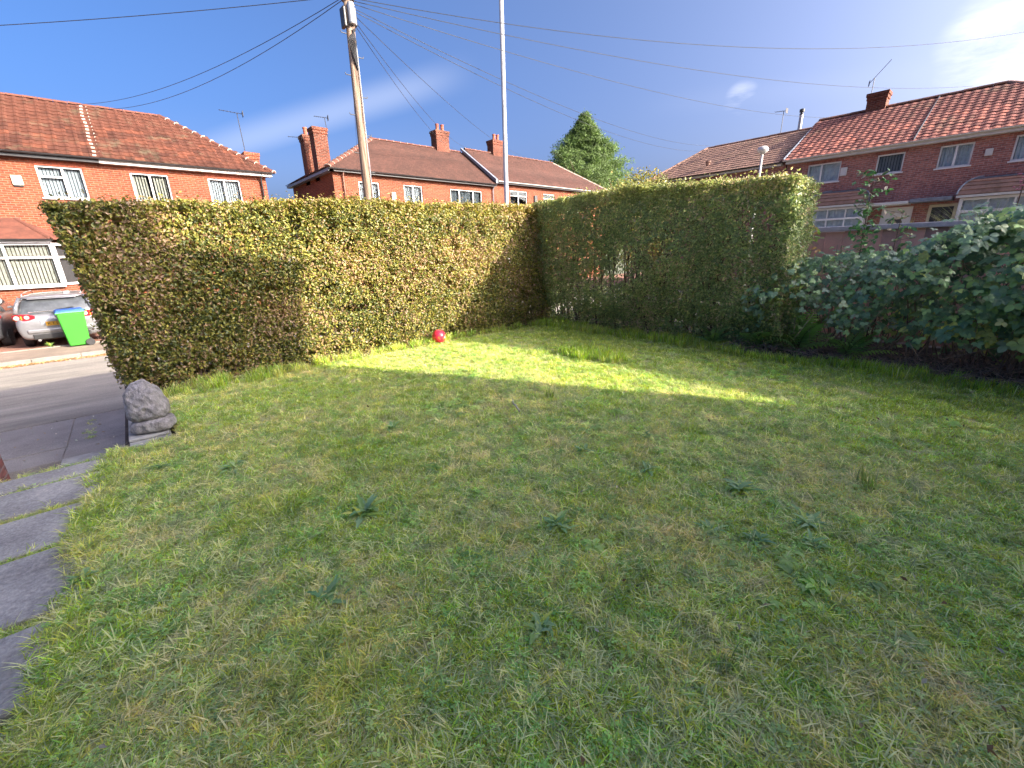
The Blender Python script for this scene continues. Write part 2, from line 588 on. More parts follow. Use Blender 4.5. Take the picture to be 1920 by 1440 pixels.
def groundmat(name, stops, scale=3.0, bump=.6, bscale=90, second=None, stretch=None, rough=.95):
    m, nt, b = newmat(name)
    g = N(nt, 'ShaderNodeNewGeometry')
    mpn = N(nt, 'ShaderNodeMapping')
    if stretch: mpn.inputs['Scale'].default_value = stretch
    L(nt, g.outputs['Position'], mpn.inputs[0])
    n = N(nt, 'ShaderNodeTexNoise'); n.inputs['Scale'].default_value = scale; n.inputs['Detail'].default_value = 9; n.inputs['Roughness'].default_value = .68
    L(nt, mpn.outputs[0], n.inputs['Vector'])
    c = ramp(nt, n.outputs['Fac'], stops)
    n2 = N(nt, 'ShaderNodeTexNoise'); n2.inputs['Scale'].default_value = bscale; n2.inputs['Detail'].default_value = 4
    L(nt, g.outputs['Position'], n2.inputs['Vector'])
    c = mixc(nt, 1.0, c, ramp(nt, n2.outputs['Fac'], [(.3, (.72, .72, .72)), (.55, (1, 1, 1)), (.75, (1.3, 1.28, 1.24))]), 'MULTIPLY')
    L(nt, c, b.inputs['Base Color']); b.inputs['Roughness'].default_value = rough
    bp = N(nt, 'ShaderNodeBump'); bp.inputs['Strength'].default_value = bump; bp.inputs['Distance'].default_value = .012
    L(nt, n2.outputs['Fac'], bp.inputs['Height']); L(nt, bp.outputs[0], b.inputs['Normal'])
    return m


M_lawn = groundmat('lawn thatch', [(.3, (.30, .32, .12)), (.5, (.46, .43, .20)), (.7, (.60, .52, .30))], 3.0, 1.0, 45)
M_soil = groundmat('dark soil', [(.3, (.022, .018, .016)), (.55, (.06, .045, .038)), (.75, (.11, .085, .07))], 5, 1.0, 40)
M_road = groundmat('worn asphalt', [(.3, (.15, .14, .125)), (.5, (.24, .22, .195)), (.7, (.33, .30, .26))], 1.1, .7, 70, stretch=(.35, 1.6, 1))
M_pave = groundmat('pavement', [(.3, (.20, .18, .17)), (.55, (.27, .245, .23)), (.75, (.34, .31, .28))], 1.6, .6, 80)
M_pave_far = groundmat('far pavement', [(.3, (.15, .115, .09)), (.55, (.23, .175, .135)), (.75, (.30, .23, .18))], 1.6, .6, 60)
M_slab = groundmat('garden slab', [(.3, (.24, .225, .205)), (.5, (.38, .355, .325)), (.7, (.54, .50, .45))], 2.4, .9, 55)
M_kerb = groundmat('kerb stone', [(.3, (.17, .155, .135)), (.7, (.27, .24, .21))], 3, .5, 70)
M_drive = groundmat('driveway', [(.3, (.15, .07, .05)), (.55, (.26, .13, .09)), (.75, (.34, .2, .14))], 3, .8, 50)
M_ground = groundmat('distant ground', [(.3, (.06, .08, .04)), (.7, (.13, .13, .08))], .4, .5, 10)


def rect_hole_wall(mb, x0, x1, z0, z1, holes, y=0.0, depth=.12):
    xs = sorted({x0, x1, *[h[0] for h in holes], *[h[1] for h in holes]})
    zs = sorted({z0, z1, *[h[2] for h in holes], *[h[3] for h in holes]})
    for i in range(len(xs) - 1):
        for j in range(len(zs) - 1):
            cx, cz = (xs[i] + xs[i + 1]) / 2, (zs[j] + zs[j + 1]) / 2
            if any(h[0] < cx < h[1] and h[2] < cz < h[3] for h in holes): continue
            mb.quad((xs[i], y, zs[j]), (xs[i + 1], y, zs[j]), (xs[i + 1], y, zs[j + 1]), (xs[i], y, zs[j + 1]))
    for a, b_, c_, d in holes:
        mb.quad((a, y, c_), (a, y, d), (a, y + depth, d), (a, y + depth, c_))
        mb.quad((b_, y, d), (b_, y, c_), (b_, y + depth, c_), (b_, y + depth, d))
        mb.quad((a, y, d), (b_, y, d), (b_, y + depth, d), (a, y + depth, d))
        mb.quad((b_, y, c_), (a, y, c_), (a, y + depth, c_), (b_, y + depth, c_))


def window(parent, x0, x1, z0, z1, splits=(), transoms=(), y=0.05, t=.055, blind=None, sill=True, mull=.07, glaze=M_glass):
    """frame at depth y; splits = mullion positions as fractions; transoms = (bay index, fraction from bottom)"""
    f = MB()
    d0, d1 = y, y + .07
    f.box(x0, x1, d0, d1, z0, z0 + t); f.box(x0, x1, d0, d1, z1 - t, z1)
    f.box(x0, x0 + t, d0, d1, z0 + t, z1 - t); f.box(x1 - t, x1, d0, d1, z0 + t, z1 - t)
    xs = [x0 + t] + [x0 + (x1 - x0) * s for s in splits] + [x1 - t]
    for s in xs[1:-1]:
        f.box(s - mull / 2, s + mull / 2, d0 + .002, d1 + .002, z0 + t, z1 - t)
    cells = []
    for i in range(len(xs) - 1):
        a = xs[i] + (mull / 2 if i else 0); b_ = xs[i + 1] - (mull / 2 if i < len(xs) - 2 else 0)
        zz = [z0 + t] + sorted(z0 + (z1 - z0) * fr for k, fr in transoms if k == i) + [z1 - t]
        for zt in zz[1:-1]:
            f.box(a, b_, d0 + .001, d1 + .001, zt - t / 2, zt + t / 2)
        for j in range(len(zz) - 1):
            cells.append((a, b_, zz[j] + (t / 2 if j else 0), zz[j + 1] - (t / 2 if j < len(zz) - 2 else 0)))
    w = f.build('window', M_white, parent, bevel=.006)
    for a, b_, c_, d in cells:
        MB().box(a, b_, y + .03, y + .036, c_, d).build('pane', glaze, w)
    if sill:
        MB().box(x0 - .05, x1 + .05, y - .11, y + .02, z0 - .05, z0).build('sill', M_white, w, bevel=.005)
    if blind:
        bm = MB(); n = int((x1 - x0) / .1); yb = y + .16
        if blind in ('grey', 'beige', 'open'):
            for i in range(n):
                xc = x0 + t + (i + .5) * (x1 - x0 - 2 * t) / n
                if blind == 'open' and abs(xc - (x0 + x1) / 2) < .12: continue
                hw = .036 if blind != 'open' else .03
                bm.obox((xc, yb, (z0 + z1) / 2), (hw, .018, 0), (0, .001, 0), (0, 0, (z1 - z0) / 2 - t))
            bm.build('blind', M_blind_g if blind == 'grey' else M_blind, w)
        elif blind == 'net':
            k = 28; vs = []
            for i in range(k + 1):
                xx = x0 + (x1 - x0) * i / k; yy = yb + .02 * math.sin(i * 2.1) + .01 * math.sin(i * 5)
                vs += [(xx, yy, z0), (xx, yy, z1)]
            bm.add(vs, [(2 * i, 2 * i + 2, 2 * i + 3, 2 * i + 1) for i in range(k)])
            bm.build('curtain', M_curtain_l if parent.location.x > 20 else M_curtain, w)
        elif blind == 'sides':
            for s0, s1 in ((x0, x0 + .20 * (x1 - x0)), (x1 - .14 * (x1 - x0), x1)):
                vs = []; k = 8
                for i in range(k + 1):
                    xx = s0 + (s1 - s0) * i / k; yy = yb + .03 * math.sin(i * 2.4)
                    vs += [(xx, yy, z0), (xx, yy, z1)]
                MB().add(vs, [(2 * i, 2 * i + 2, 2 * i + 3, 2 * i + 1) for i in range(k)]).build('curtain', M_curtain, w)
    return w


def hip_roof(parent, x0, x1, y0, y1, ez, rz, rx0, rx1, mat, name='roof'):
    """closed hipped roof; ridge from rx0 to rx1 at mid depth"""
    ym = (y0 + y1) / 2
    v = [(x0, y0, ez), (x1, y0, ez), (x1, y1, ez), (x0, y1, ez), (rx0, ym, rz), (rx1, ym, rz)]
    f = [(0, 1, 5, 4), (2, 3, 4, 5), (1, 2, 5), (3, 0, 4), (3, 2, 1, 0)]
    return MB().add(v, f).build(name, mat, parent)


def tile_mesh(kind, w, l):
    """a roof tile in its own frame: x across, y up the slope, z out of the roof"""
    n = 7; top = []; lo = []
    for i in range(n):
        u = i / (n - 1)
        if kind == 'pan': h = .028 * math.sin(math.pi * min(1, max(0, (u - .45) / .55))) + .004 * math.cos(u * 6)
        elif kind == 'double': h = .020 * (math.sin(2 * math.pi * u - 1.57) * .5 + .5)
        else: h = .006 * (1 if u > .88 else 0)
        x = (u - .5) * w * 1.01
        top.append((x, h))
    vs = []
    for y, zb in ((0, .030), (l * 1.12, .004)):
        vs += [(x, y, h + zb) for x, h in top]
    vs += [(x, 0, h - .004) for x, h in top]
    fs = [(i, i + 1, n + i + 1, n + i) for i in range(n - 1)] + [(2 * n + i, 2 * n + i + 1, i + 1, i) for i in range(n - 1)]
    fs.append((0, n, 2 * n)); fs.append((n - 1, 2 * n + n - 1, 2 * n - 1))
    return np.array(vs), fs


def tile_roof(roof, house, kind, mat, x0, x1, y0, ez, run, rise, rx0, rx1, w=.3, l=.3, nparts=300, xlim=None, dark=None):
    """lay tiles on the slope facing -y of a house frame; the nearest ones are objects, the others one mesh"""
    vs, fs = tile_mesh(kind, w, l)
    meshes = []
    for k in range(3):
        me = bpy.data.meshes.new('roof_tile'); vv = vs.copy()
        vv[:, 2] += (k - 1) * .003
        me.from_pydata(vv.tolist(), [], fs); me.materials.append(mat); meshes.append(me)
    sl = math.hypot(run, rise); ang = math.atan2(rise, run)
    ca, sa = math.cos(ang), math.sin(ang)
    pos = []
    nr = int(sl / l)
    for j in range(nr):
        d = j * l - .04
        fr = max(0, d) / sl
        xa = x0 + (rx0 - x0) * fr; xb = x1 + (rx1 - x1) * fr
        nx = int((x1 - x0) / w) + 1
        for i in range(nx):
            xc = x0 + (i + .5) * w
            if xc < xa or xc > xb - .02: continue
            if xlim and not (xlim[0] <= xc <= xlim[1]): continue
            pos.append((xc, y0 + d * ca, ez + d * sa + .012, i, j))
    mw = house.matrix_basis if house else Matrix()
    mw = Matrix.Translation(house.location) @ Matrix.Rotation(house.rotation_euler.z, 4, 'Z')
    pos.sort(key=lambda p: ((mw @ Vector(p[:3])) - CAM).length)
    rnd = random.Random(3)
    for p in pos[:nparts]:
        o = bpy.data.objects.new('roof_tile', meshes[rnd.randrange(3)])
        COL.objects.link(o); o.parent = roof
        o.location = (p[0] + rnd.uniform(-.004, .004), p[1], p[2] + rnd.uniform(-.003, .004)); o.rotation_euler = (ang + rnd.uniform(-.012, .012), rnd.uniform(-.01, .01), rnd.uniform(-.012, .012))
    rest = pos[nparts:]
    if rest:
        A = np.array([p[:3] for p in rest])
        rot = np.array([[1, 0, 0], [0, ca, -sa], [0, sa, ca]])
        base_ = vs @ rot.T
        V = (A[:, None, :] + base_[None] + rng.normal(0, .0022, (len(A), 1, 3))).reshape(-1, 3)
        me = bpy.data.meshes.new('roof_tiling')
        F = []
        for k in range(len(A)):
            F += [tuple(a + k * len(vs) for a in f) for f in fs]
        me.from_pydata(V.tolist(), [], F); me.materials.append(mat)
        o = link('roof_tiling', me, None, roof); o['kind'] = 'stuff'
    return ang


def ridge_run(roof, a, b, mat, w=.13, l=.33, gapmat=None, name='ridge_tile'):
    """half-round tiles along a line"""
    a = Vector(a); b = Vector(b); d = b - a; n = max(1, int(d.length / l)); d.normalize()
    side = d.cross(Vector((0, 0, 1))).normalized(); up = side.cross(d)
    st = (b - a).length / n
    vs = []; k = 6
    for e in (0, 1):
        for i in range(k + 1):
            t = math.pi * i / k
            rr = w * (1.06 if e == 0 else 1.0)
            vs.append(d * (e * st * .97) + side * math.cos(t) * rr + up * (math.sin(t) * rr * .75 - .02))
    fs = [(i, i + 1, k + 2 + i, k + 1 + i) for i in range(k)] + [tuple(range(k, -1, -1)), tuple(range(k + 1, 2 * k + 2))]
    me = bpy.data.meshes.new(name); me.from_pydata([tuple(v) for v in vs], [], fs); me.materials.append(mat)
    for i in range(n):
        o = bpy.data.objects.new(name, me); COL.objects.link(o); o.parent = roof
        o.location = a + d * (i * st) + Vector((0, 0, random.uniform(-.006, .008)))
    if gapmat:
        g = MB()
        for i in range(n):
            c = a + d * ((i + .02) * st)
            pts = [c + side * math.cos(math.pi * j / 5) * w * 1.12 + up * (math.sin(math.pi * j / 5) * w * .86 - .02) for j in range(6)]
            g.tube(pts, .022, 4)
        o = g.build('ridge_mortar', gapmat, roof)


def chimney(parent, x0, x1, y0, y1, z0, z1, mat=M_brick_c, pots=(), name='chimney'):
    c = MB().box(x0, x1, y0, y1, z0, z1 - .3)
    c.box(x0 - .03, x1 + .03, y0 - .03, y1 + .03, z1 - .3, z1 - .15)
    c.box(x0 - .06, x1 + .06, y0 - .06, y1 + .06, z1 - .15, z1)
    ch = c.build(name, mat, parent, bevel=.008)
    for px_, py_ in pots:
        MB().lathe((px_, py_, z1), [(.13, 0), (.11, .04), (.105, .34), (.125, .36), (.125, .42), (.09, .42), (.09, .2)], 12).build('chimney_pot', M_pot, ch, smooth=False)
    return ch


def aerial(loc, h, dirx, label, n=7, tilt=.15, size=1.0):
    x, y, z = loc
    root = empty('tv_aerial', loc, label, 'aerial')
    MB().tube([(0, 0, 0), (tilt * .3, 0, h * .5), (tilt, 0, h)], .018, 5).build('mast', M_metal, root)
    b = MB(); dx = Vector(dirx).normalized() * size
    b.tube([Vector((tilt, 0, h)) - dx * .25, Vector((tilt, 0, h)) + dx * .75], .013, 4)
    side = dx.cross(Vector((0, 0, 1))).normalized()
    for i in range(n):
        c = Vector((tilt, 0, h)) + dx * (-.2 + i * .9 / (n - 1))
        ll = .17 - .008 * i
        b.tube([c - side * ll, c + side * ll], .006, 4)
    c = Vector((tilt, 0, h)) - dx * .25
    b.obox(c, dx * .01, side * .16, (0, 0, .12))
    b.build('antenna', M_metal, root)
    return root


# ------------------------------------------------------------------ the setting
GZ = -.95      # road level; the lawn is z = 0


def sheet(name, x0, x1, y0, y1, z, mat, nx=1, ny=1, amp=0, sc=1.0, seed=0):
    xs = np.linspace(x0, x1, nx + 1); ys = np.linspace(y0, y1, ny + 1)
    X, Y = np.meshgrid(xs, ys)
    V = np.stack([X.ravel(), Y.ravel(), np.full(X.size, z)], 1)
    if amp: V[:, 2] += amp * vnoise(V * [1, 1, 0], sc, seed) + amp * .5 * vnoise(V * [1, 1, 0], sc * 3.1, seed + 1)
    i = np.arange(nx * ny); r_, c_ = i // nx, i % nx
    a = r_ * (nx + 1) + c_
    F = np.stack([a, a + 1, a + nx + 2, a + nx + 1], 1)
    me = fast_mesh(name, V, 4, faces=F)
    o = link(name, me, mat, smooth=amp > 0)
    return tag(o, kind='structure')


sheet('ground', -400, 600, -400, 600, GZ - .06, M_ground)
sheet('road', -60, 60, 9.4, 16.0, GZ, M_road, 120, 14, .008, .6, 3)
sheet('side_street', 12.5, 19, -60, 9.3, GZ - .02, M_road)


def lawn_edge(y):
    if y > 4.55: return .01
    return -.74 + .058 * y + .03 * math.sin(y * 3.1) + .02 * math.sin(y * 7.3)


# lawn sheet with an uneven left edge
nx, ny = 90, 120
V = []; ys = np.linspace(-3.4, 6.6, ny + 1)
for y in ys:
    xe = lawn_edge(y)
    for i in range(nx + 1):
        V.append((xe + (7.0 - xe) * i / nx, y, 0))
V = np.array(V)


def lawn_h(P):
    P = P * [1, 1, 0]
    return .022 * vnoise(P, .9, 4) + .010 * vnoise(P, 3.5, 5) + .005 * vnoise(P, 9, 6)


V[:, 2] = lawn_h(V)
ii = np.arange(nx * ny); a = (ii // nx) * (nx + 1) + ii % nx
lawn = link('lawn', fast_mesh('lawn', V, 4, faces=np.stack([a, a + 1, a + nx + 2, a + nx + 1], 1)), M_lawn, smooth=True)
tag(lawn, kind='structure')
sb = MB().box(-.35, 12.4, -12, 7.28, GZ - .05, -.055)
sb.box(-3.5, -.35, -12, 4.28, GZ - .05, -.055)
tag(sb.build('garden_earth', M_soil), kind='structure')
tag(sheet('soil_bed', 6.35, 8.6, -3.5, 7.2, .004, M_soil, 60, 200, .03, 3.0, 9), kind='structure')
tag(sheet('hedge_soil', -.3, 6.6, 6.32, 7.25, .004, M_soil, 100, 20, .03, 3.0, 12), kind='structure')

# garden path slabs
path = tag(MB().box(-2.6, -.56, -3.4, 4.3, -.05, -.047).build('garden_path', M_soil), kind='structure')
rows = [-3.3, -2.2, -1.2, -.3, .55, 1.3, 1.95, 2.5, 3.18, 3.74, 4.22, 4.5]
rnd = random.Random(5)


def slab(mb_name, mat, parent, x0, x1, y0, y1, z0, z1, bev=.012, jit=.006):
    cx, cy, cz = (x0 + x1) / 2, (y0 + y1) / 2, (z0 + z1) / 2
    me = MB().box(x0 - cx, x1 - cx, y0 - cy, y1 - cy, z0 - cz, z1 - cz)
    o = me.build(mb_name, mat, parent, bevel=bev)
    o.location = (cx, cy, cz + rnd.uniform(-jit, jit))
    o.rotation_euler = (rnd.uniform(-.008, .008), rnd.uniform(-.008, .008), rnd.uniform(-.012, .012))
    return o


for i in range(len(rows) - 1):
    g = .034 if i < 10 else .014
    xs_ = [-2.6, -1.55, -.62 + .1 * (rows[i] / 4.5)] if i % 2 else [-2.6, -1.2 if i != 8 else -1.0, -.62 + .1 * (rows[i] / 4.5)]
    for j in range(len(xs_) - 1):
        slab('paving_slab', M_slab, path, xs_[j] + .015, xs_[j + 1] - .012 + (.10 if j == len(xs_) - 2 else 0), rows[i] + g, rows[i + 1] - g, -.046, .004)
# steps down to the street
steps = empty('garden_steps', (-.7, 4.5, GZ), 'concrete garden steps dropping from slab path to the pavement beside stone ornament', 'steps')
for i in range(5):
    z1 = -.17 * (i + 1) + .0
    s_ = MB((-.7, 4.5, GZ)).box(-1.12, -.31, 4.52 + i * .3, 4.82 + i * .3, GZ + .02, z1)
    s_.build('step', M_conc, steps, bevel=.012)
MB((-.7, 4.5, GZ)).box(-1.12, -.31, 6.03, 7.28, GZ + .02, -.83).build('step', M_conc, steps, bevel=.01)

# pavement on the near side, flagstones
pv = tag(MB().box(-20, 12.3, 7.3, 9.26, GZ - .04, GZ + .085).build('pavement', M_pave), kind='structure')
xx = -4.2
while xx < 2.2:
    w_ = .62 if int(xx * 7) % 2 else .92
    slab('paving_slab', M_pave, pv, xx + .006, xx + w_ - .006, 7.82, 9.25, GZ + .05, GZ + .1, .006, .003)
    slab('paving_slab', M_pave, pv, xx + .006, xx + w_ - .006, 7.31, 7.80, GZ + .05, GZ + .097, .006, .003)
    xx += w_
kb = tag(MB().box(-20, 12.3, 9.262, 9.27, GZ - .04, GZ + .05).build('kerb', M_kerb), kind='structure')
xx = -5.0
while xx < 3:
    slab('kerb_stone', M_kerb, kb, xx + .004, xx + .91, 9.272, 9.4, GZ - .03, GZ + .104, .012, .002)
    xx += .915
pf = tag(MB().box(-30, 60, 16.14, 17.9, GZ - .04, GZ + .10).build('far_pavement', M_pave_far), kind='structure')
kf = tag(MB().box(-30, 60, 16.128, 16.138, GZ - .04, GZ + .07).build('far_kerb', M_kerb), kind='structure')
xx = -6.0
while xx < 2:
    slab('kerb_stone', M_kerb, kf, xx + .004, xx + .91, 16.0, 16.126, GZ - .03, GZ + .118, .012, .002)
    slab('edging_stone', M_kerb, pf, xx + .004, xx + .91, 17.9, 17.96, GZ, GZ + .125, .006, .002)
    xx += .915
dr = tag(sheet('driveway', -30, 60, 17.96, 24.2, GZ + .085, M_drive, 80, 20, .012, 1.5, 8), kind='structure')

# leaf litter in the far gutter and on the pavements
def litter(name, label, n, x0, x1, y0, y1, z, cols, size, lift=.01):
    P = np.stack([rng.uniform(x0, x1, n), rng.uniform(0, 1, n) ** 1.5 * (y1 - y0) + y0, np.full(n, z) + rng.uniform(0, lift, n)], 1)
    nn = rng.normal(size=(n, 3)) * .45 + [0, 0, 1]
    c = np.array(cols)[rng.integers(0, len(cols), n)] * rng.uniform(.7, 1.3, (n, 1))
    V, F, C_ = leaves(P, nn, rng.uniform(.6, 1.3, n) * size, c)
    o = link(name, fast_mesh(name, V, 3, C_, F), M_leaf_tree)
    return tag(o, label, 'leaves', kind='stuff')


litter('leaf_litter', 'orange brown fallen leaves along the far kerb of the road', 6000, -8, 6, 15.995, 15.72, GZ + .012, [(.45, .24, .10), (.5, .33, .16), (.3, .17, .08), (.5, .4, .25)], .05)
litter('pavement_litter', 'few pale fallen leaves on the near pavement', 60, -3.5, -.4, 7.5, 9.2, GZ + .105, [(.5, .42, .32), (.3, .2, .1), (.5, .5, .4)], .045)

# ------------------------------------------------------------------ houses
def downpipe(parent, x, y, z0, z1, mat=M_black):
    MB().tube([(x, y - .09, z0), (x, y - .09, z1 - .35), (x, y - .12, z1 - .25), (x, y - .3, z1)], .038, 8).build('downpipe', mat, parent, smooth=True)


def gutter(parent, x0, x1, y, z, mat=M_black):
    vs = []; k = 6
    for x in (x0, x1):
        for i in range(k + 1):
            t = math.pi * i / k
            vs.append((x, y - .055 + .06 * math.cos(t), z - .06 * math.sin(t)))
    fs = [(i, i + 1, k + 2 + i, k + 1 + i) for i in range(k)] + [tuple(range(k + 1)), tuple(range(2 * k + 1, k, -1))]
    MB().add(vs, fs).build('gutter', mat, parent)


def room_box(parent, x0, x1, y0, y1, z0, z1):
    MB().box(x0, x1, y0, y1, z0, z1).build('dark_room_panel', M_room, parent)  # panel behind the windows, room dimness put into its dark colour


# ---- left house, base on the drive
H1 = empty('brick_house', (0, 24, GZ), 'orange brick house with ribbed red tile roof and bay, behind the silver cars at left', 'house')
zo = -GZ
ez = 5.2 + zo
wins = [(-1.69, -.46, 3.80 + zo, 4.89 + zo), (.91, 2.13, 3.80 + zo, 4.87 + zo), (3.51, 4.73, 3.80 + zo, 4.87 + zo)]
wl = MB()
rect_hole_wall(wl, -14, 5.82, 0, ez, wins + [(-6.2, -5.0, 3.8 + zo, 4.88 + zo)])
wl.box(5.80, 5.82, .001, 7, 0, ez); wl.box(-14, 5.8, 6.98, 7, 0, ez); wl.box(-14, -13.98, .001, 6.98, 0, ez)
wl.build('wall', M_brick_o, H1)
room_box(H1, -13.9, 5.7, .9, .95, 0, ez - .05)
window(H1, *wins[0], splits=(.55,), transoms=((0, .66),), blind='grey')
window(H1, *wins[1], splits=(.5,), blind='open')
window(H1, *wins[2], splits=(.5,), blind='grey')
window(H1, -6.2, -5.0, 3.8 + zo, 4.88 + zo, splits=(.5,), blind='grey')
# soldier courses above windows
for a_ in wins:
    sc_ = MB(); x = a_[0] - .08
    while x < a_[1] + .06:
        sc_.box(x, x + .066, -.006, .02, a_[3] + .002, a_[3] + .215); x += .076
    sc_.build('lintel', simple('lintel brick%d' % len(MATS), (.25, .06, .03), .9, var=.25, nscale=9), H1)
rf = hip_roof(H1, -14.4, 6.15, -.32, 7.32, ez + .04, 7.82 + zo, -10.8, 2.66, M_tile_under)
tile_roof(rf, H1, 'pan', M_tile_l, -14.4, 6.15, -.34, ez + .05, 3.82, 2.6, -10.8, 2.66, .30, .30, 300, xlim=(-5.2, 6.2))
ridge_run(rf, (-9, 3.5, 7.85 + zo), (2.7, 3.5, 7.85 + zo), M_tile_lr, .12, .42, None)
ridge_run(rf, (6.15, -.34, ez + .07), (2.66, 3.5, 7.87 + zo), M_tile_lr, .12, .42, M_mortar)
# pale mortar flecks where the two roofs meet
pm = MB()
for j in range(15):
    t_ = j / 15
    pm.obox((.02 + .02 * math.sin(j), -.3 + t_ * 3.82, ez + .075 + t_ * 2.6 + .05), (.05, 0, 0), (0, .05, .034), (0, -.008, .012))
    pm.obox((.2, -.3 + t_ * 3.82, ez + .075 + t_ * 2.6 + .04), (.02, 0, 0), (0, .06, .04), (0, -.008, .012))
tag(pm.build('party_mortar', M_mortar, rf), kind='stuff')
gutter(H1, -14.4, 6.15, -.34, ez + .04)
MB().box(-14.3, .1, -.3, -.02, ez - .12, ez + .03).build('soffit', M_black, H1)
MB().box(.1, 6.05, -.3, -.02, ez - .12, ez + .03).build('soffit', M_fascia_w, H1)
downpipe(H1, 5.6, 0, 0, ez)
MB().box(-2.37, -2.1, -.07, -.002, 4.17 + zo, 4.49 + zo).build('alarm_box', M_cream, H1, bevel=.02)
MB().box(-2.35, -2.12, -.06, -.001, 4.13 + zo, 4.168 + zo).build('alarm_base', M_black, H1)
chimney(H1, 5.75, 6.35, 2.7, 3.4, 0, 6.6 + zo, M_brick_o)
# bay with its own tiled roof
bx1, bx2 = -1.86, -1.35
bw = MB()
bw.box(-5.2, bx1, -.9, -.85, 0, .67 + zo); bw.add([(bx1, -.9, 0), (bx2, 0, 0), (bx2, 0, .67 + zo), (bx1, -.9, .67 + zo)], [(0, 1, 2, 3)])
bay = bw.build('bay', M_brick_o, H1)
wb = window(H1, -5.0, bx1, .70 + zo, 2.19 + zo, splits=(.28, .62,), transoms=((0, .67), (1, .67), (2, .67)), y=-.95, t=.07, blind='beige', mull=.07)
fs_ = MB()
for zz0, zz1 in ((.70, .78), (2.10, 2.19), (1.66, 1.73)):
    fs_.add([(bx1, -.95, zz0 + zo), (bx2 + .03, 0, zz0 + zo), (bx2 + .03, 0, zz1 + zo), (bx1, -.95, zz1 + zo)], [(0, 1, 2, 3)])
for t0_, t1_ in ((0, .14), (.86, 1)):
    p0 = Vector((bx1, -.953, 0)).lerp(Vector((bx2 + .03, 0, 0)), t0_); p1 = Vector((bx1, -.953, 0)).lerp(Vector((bx2 + .03, 0, 0)), t1_)
    fs_.add([(p0.x, p0.y, .7 + zo), (p1.x, p1.y, .7 + zo), (p1.x, p1.y, 2.19 + zo), (p0.x, p0.y, 2.19 + zo)], [(0, 1, 2, 3)])
fs_.build('side_frame', M_white, wb)
MB().add([(bx1, -.93, .7 + zo), (bx2, 0, .7 + zo), (bx2, 0, 2.15 + zo), (bx1, -.93, 2.15 + zo)], [(0, 1, 2, 3)]).build('side_pane', M_glass, wb)
MB().add([(bx1 - .1, -.80, .7 + zo), (bx2 - .15, 0, .7 + zo), (bx2 - .15, 0, 2.15 + zo), (bx1 - .1, -.80, 2.15 + zo)], [(0, 1, 2, 3)]).build('side_blind', M_room, wb)
br_ = MB()
br_.add([(-5.3, -1.1, 2.30 + zo), (-1.80, -1.1, 2.30 + zo), (-1.2, -.002, 2.30 + zo), (-2.6, -.002, 3.04 + zo), (-5.3, -.002, 3.04 + zo)],
        [(0, 1, 3, 4), (1, 2, 3), (0, 4, 3, 2, 1)])
bayroof = br_.build('bay_roof', simple('bay tiles', (.13, .04, .025), .85, var=.3, nscale=3), H1)
for j in range(7):
    t_ = j / 7; xr = -1.8 + (-2.6 + 1.8) * t_
    MB().obox(((-5.3 + xr) / 2, -1.1 + 1.1 * t_ + .07, 2.31 + zo + .74 * t_ + .06), ((xr + 5.3) / 2, 0, 0), (0, .083, .055), (0, -.008, .012)).build('tile_course', M_tile_lr, bayroof)
ridge_run(bayroof, (-1.8, -1.1, 2.33 + zo), (-2.6, 0, 3.06 + zo), M_tile_lr, .08, .3)
gutter(bayroof, -5.3, -1.75, -1.12, 2.32 + zo)
MB().box(-5.25, -1.84, -1.05, -.9, 2.19 + zo, 2.27 + zo).build('bay_fascia', M_white, H1)

# ---- middle row
H2 = empty('brick_terrace', (9, 24, GZ), 'orange brick row with brown plain tile roof behind the hedge, left of the conifer', 'house')
ez = 5.72 + zo; ez2 = 5.95 + zo
W = []


def w2(x0, x1, z0, z1, **k):
    W.append((x0 - 9, x1 - 9, z0 + zo, z1 + zo)); return k


specs = [((10.33, 11.5, 4.1, 5.27), dict(splits=(.5,), blind='grey')),
         ((13.0, 14.2, 4.1, 5.29), dict(splits=(.5,), blind='grey')),
         ((16.2, 18.67, 4.2, 5.28), dict(splits=(.28, .72), blind='net')),
         ((21.14, 22.8, 4.3, 5.52), dict(splits=(.5,), transoms=((0, .72), (1, .72)), blind=None)),
         ((24.46, 25.7, 4.3, 5.49), dict(transoms=((0, .72),), blind='net')),
         ((27.14, 28.4, 4.3, 5.5), dict(splits=(.5,), blind='net'))]
wl = MB(); hl = [(a - 9, b_ - 9, c_ + zo, d + zo) for (a, b_, c_, d), _ in specs]
rect_hole_wall(wl, 0, 10.7, 0, ez, hl[:3]); rect_hole_wall(wl, 10.7, 23.2, 0, ez2, hl[3:])
wl.box(0, .02, .001, 7, 0, ez); wl.box(23.18, 23.2, .001, 7, 0, ez2); wl.box(0, 23.2, 6.98, 7, 0, ez)
wl.build('wall', M_brick_o, H2)
room_box(H2, .1, 23.1, .9, .95, 0, ez - .1)
for h_, (_, kw) in zip(hl, specs): window(H2, *h_, **kw)
for a_ in hl[:3]:
    pass


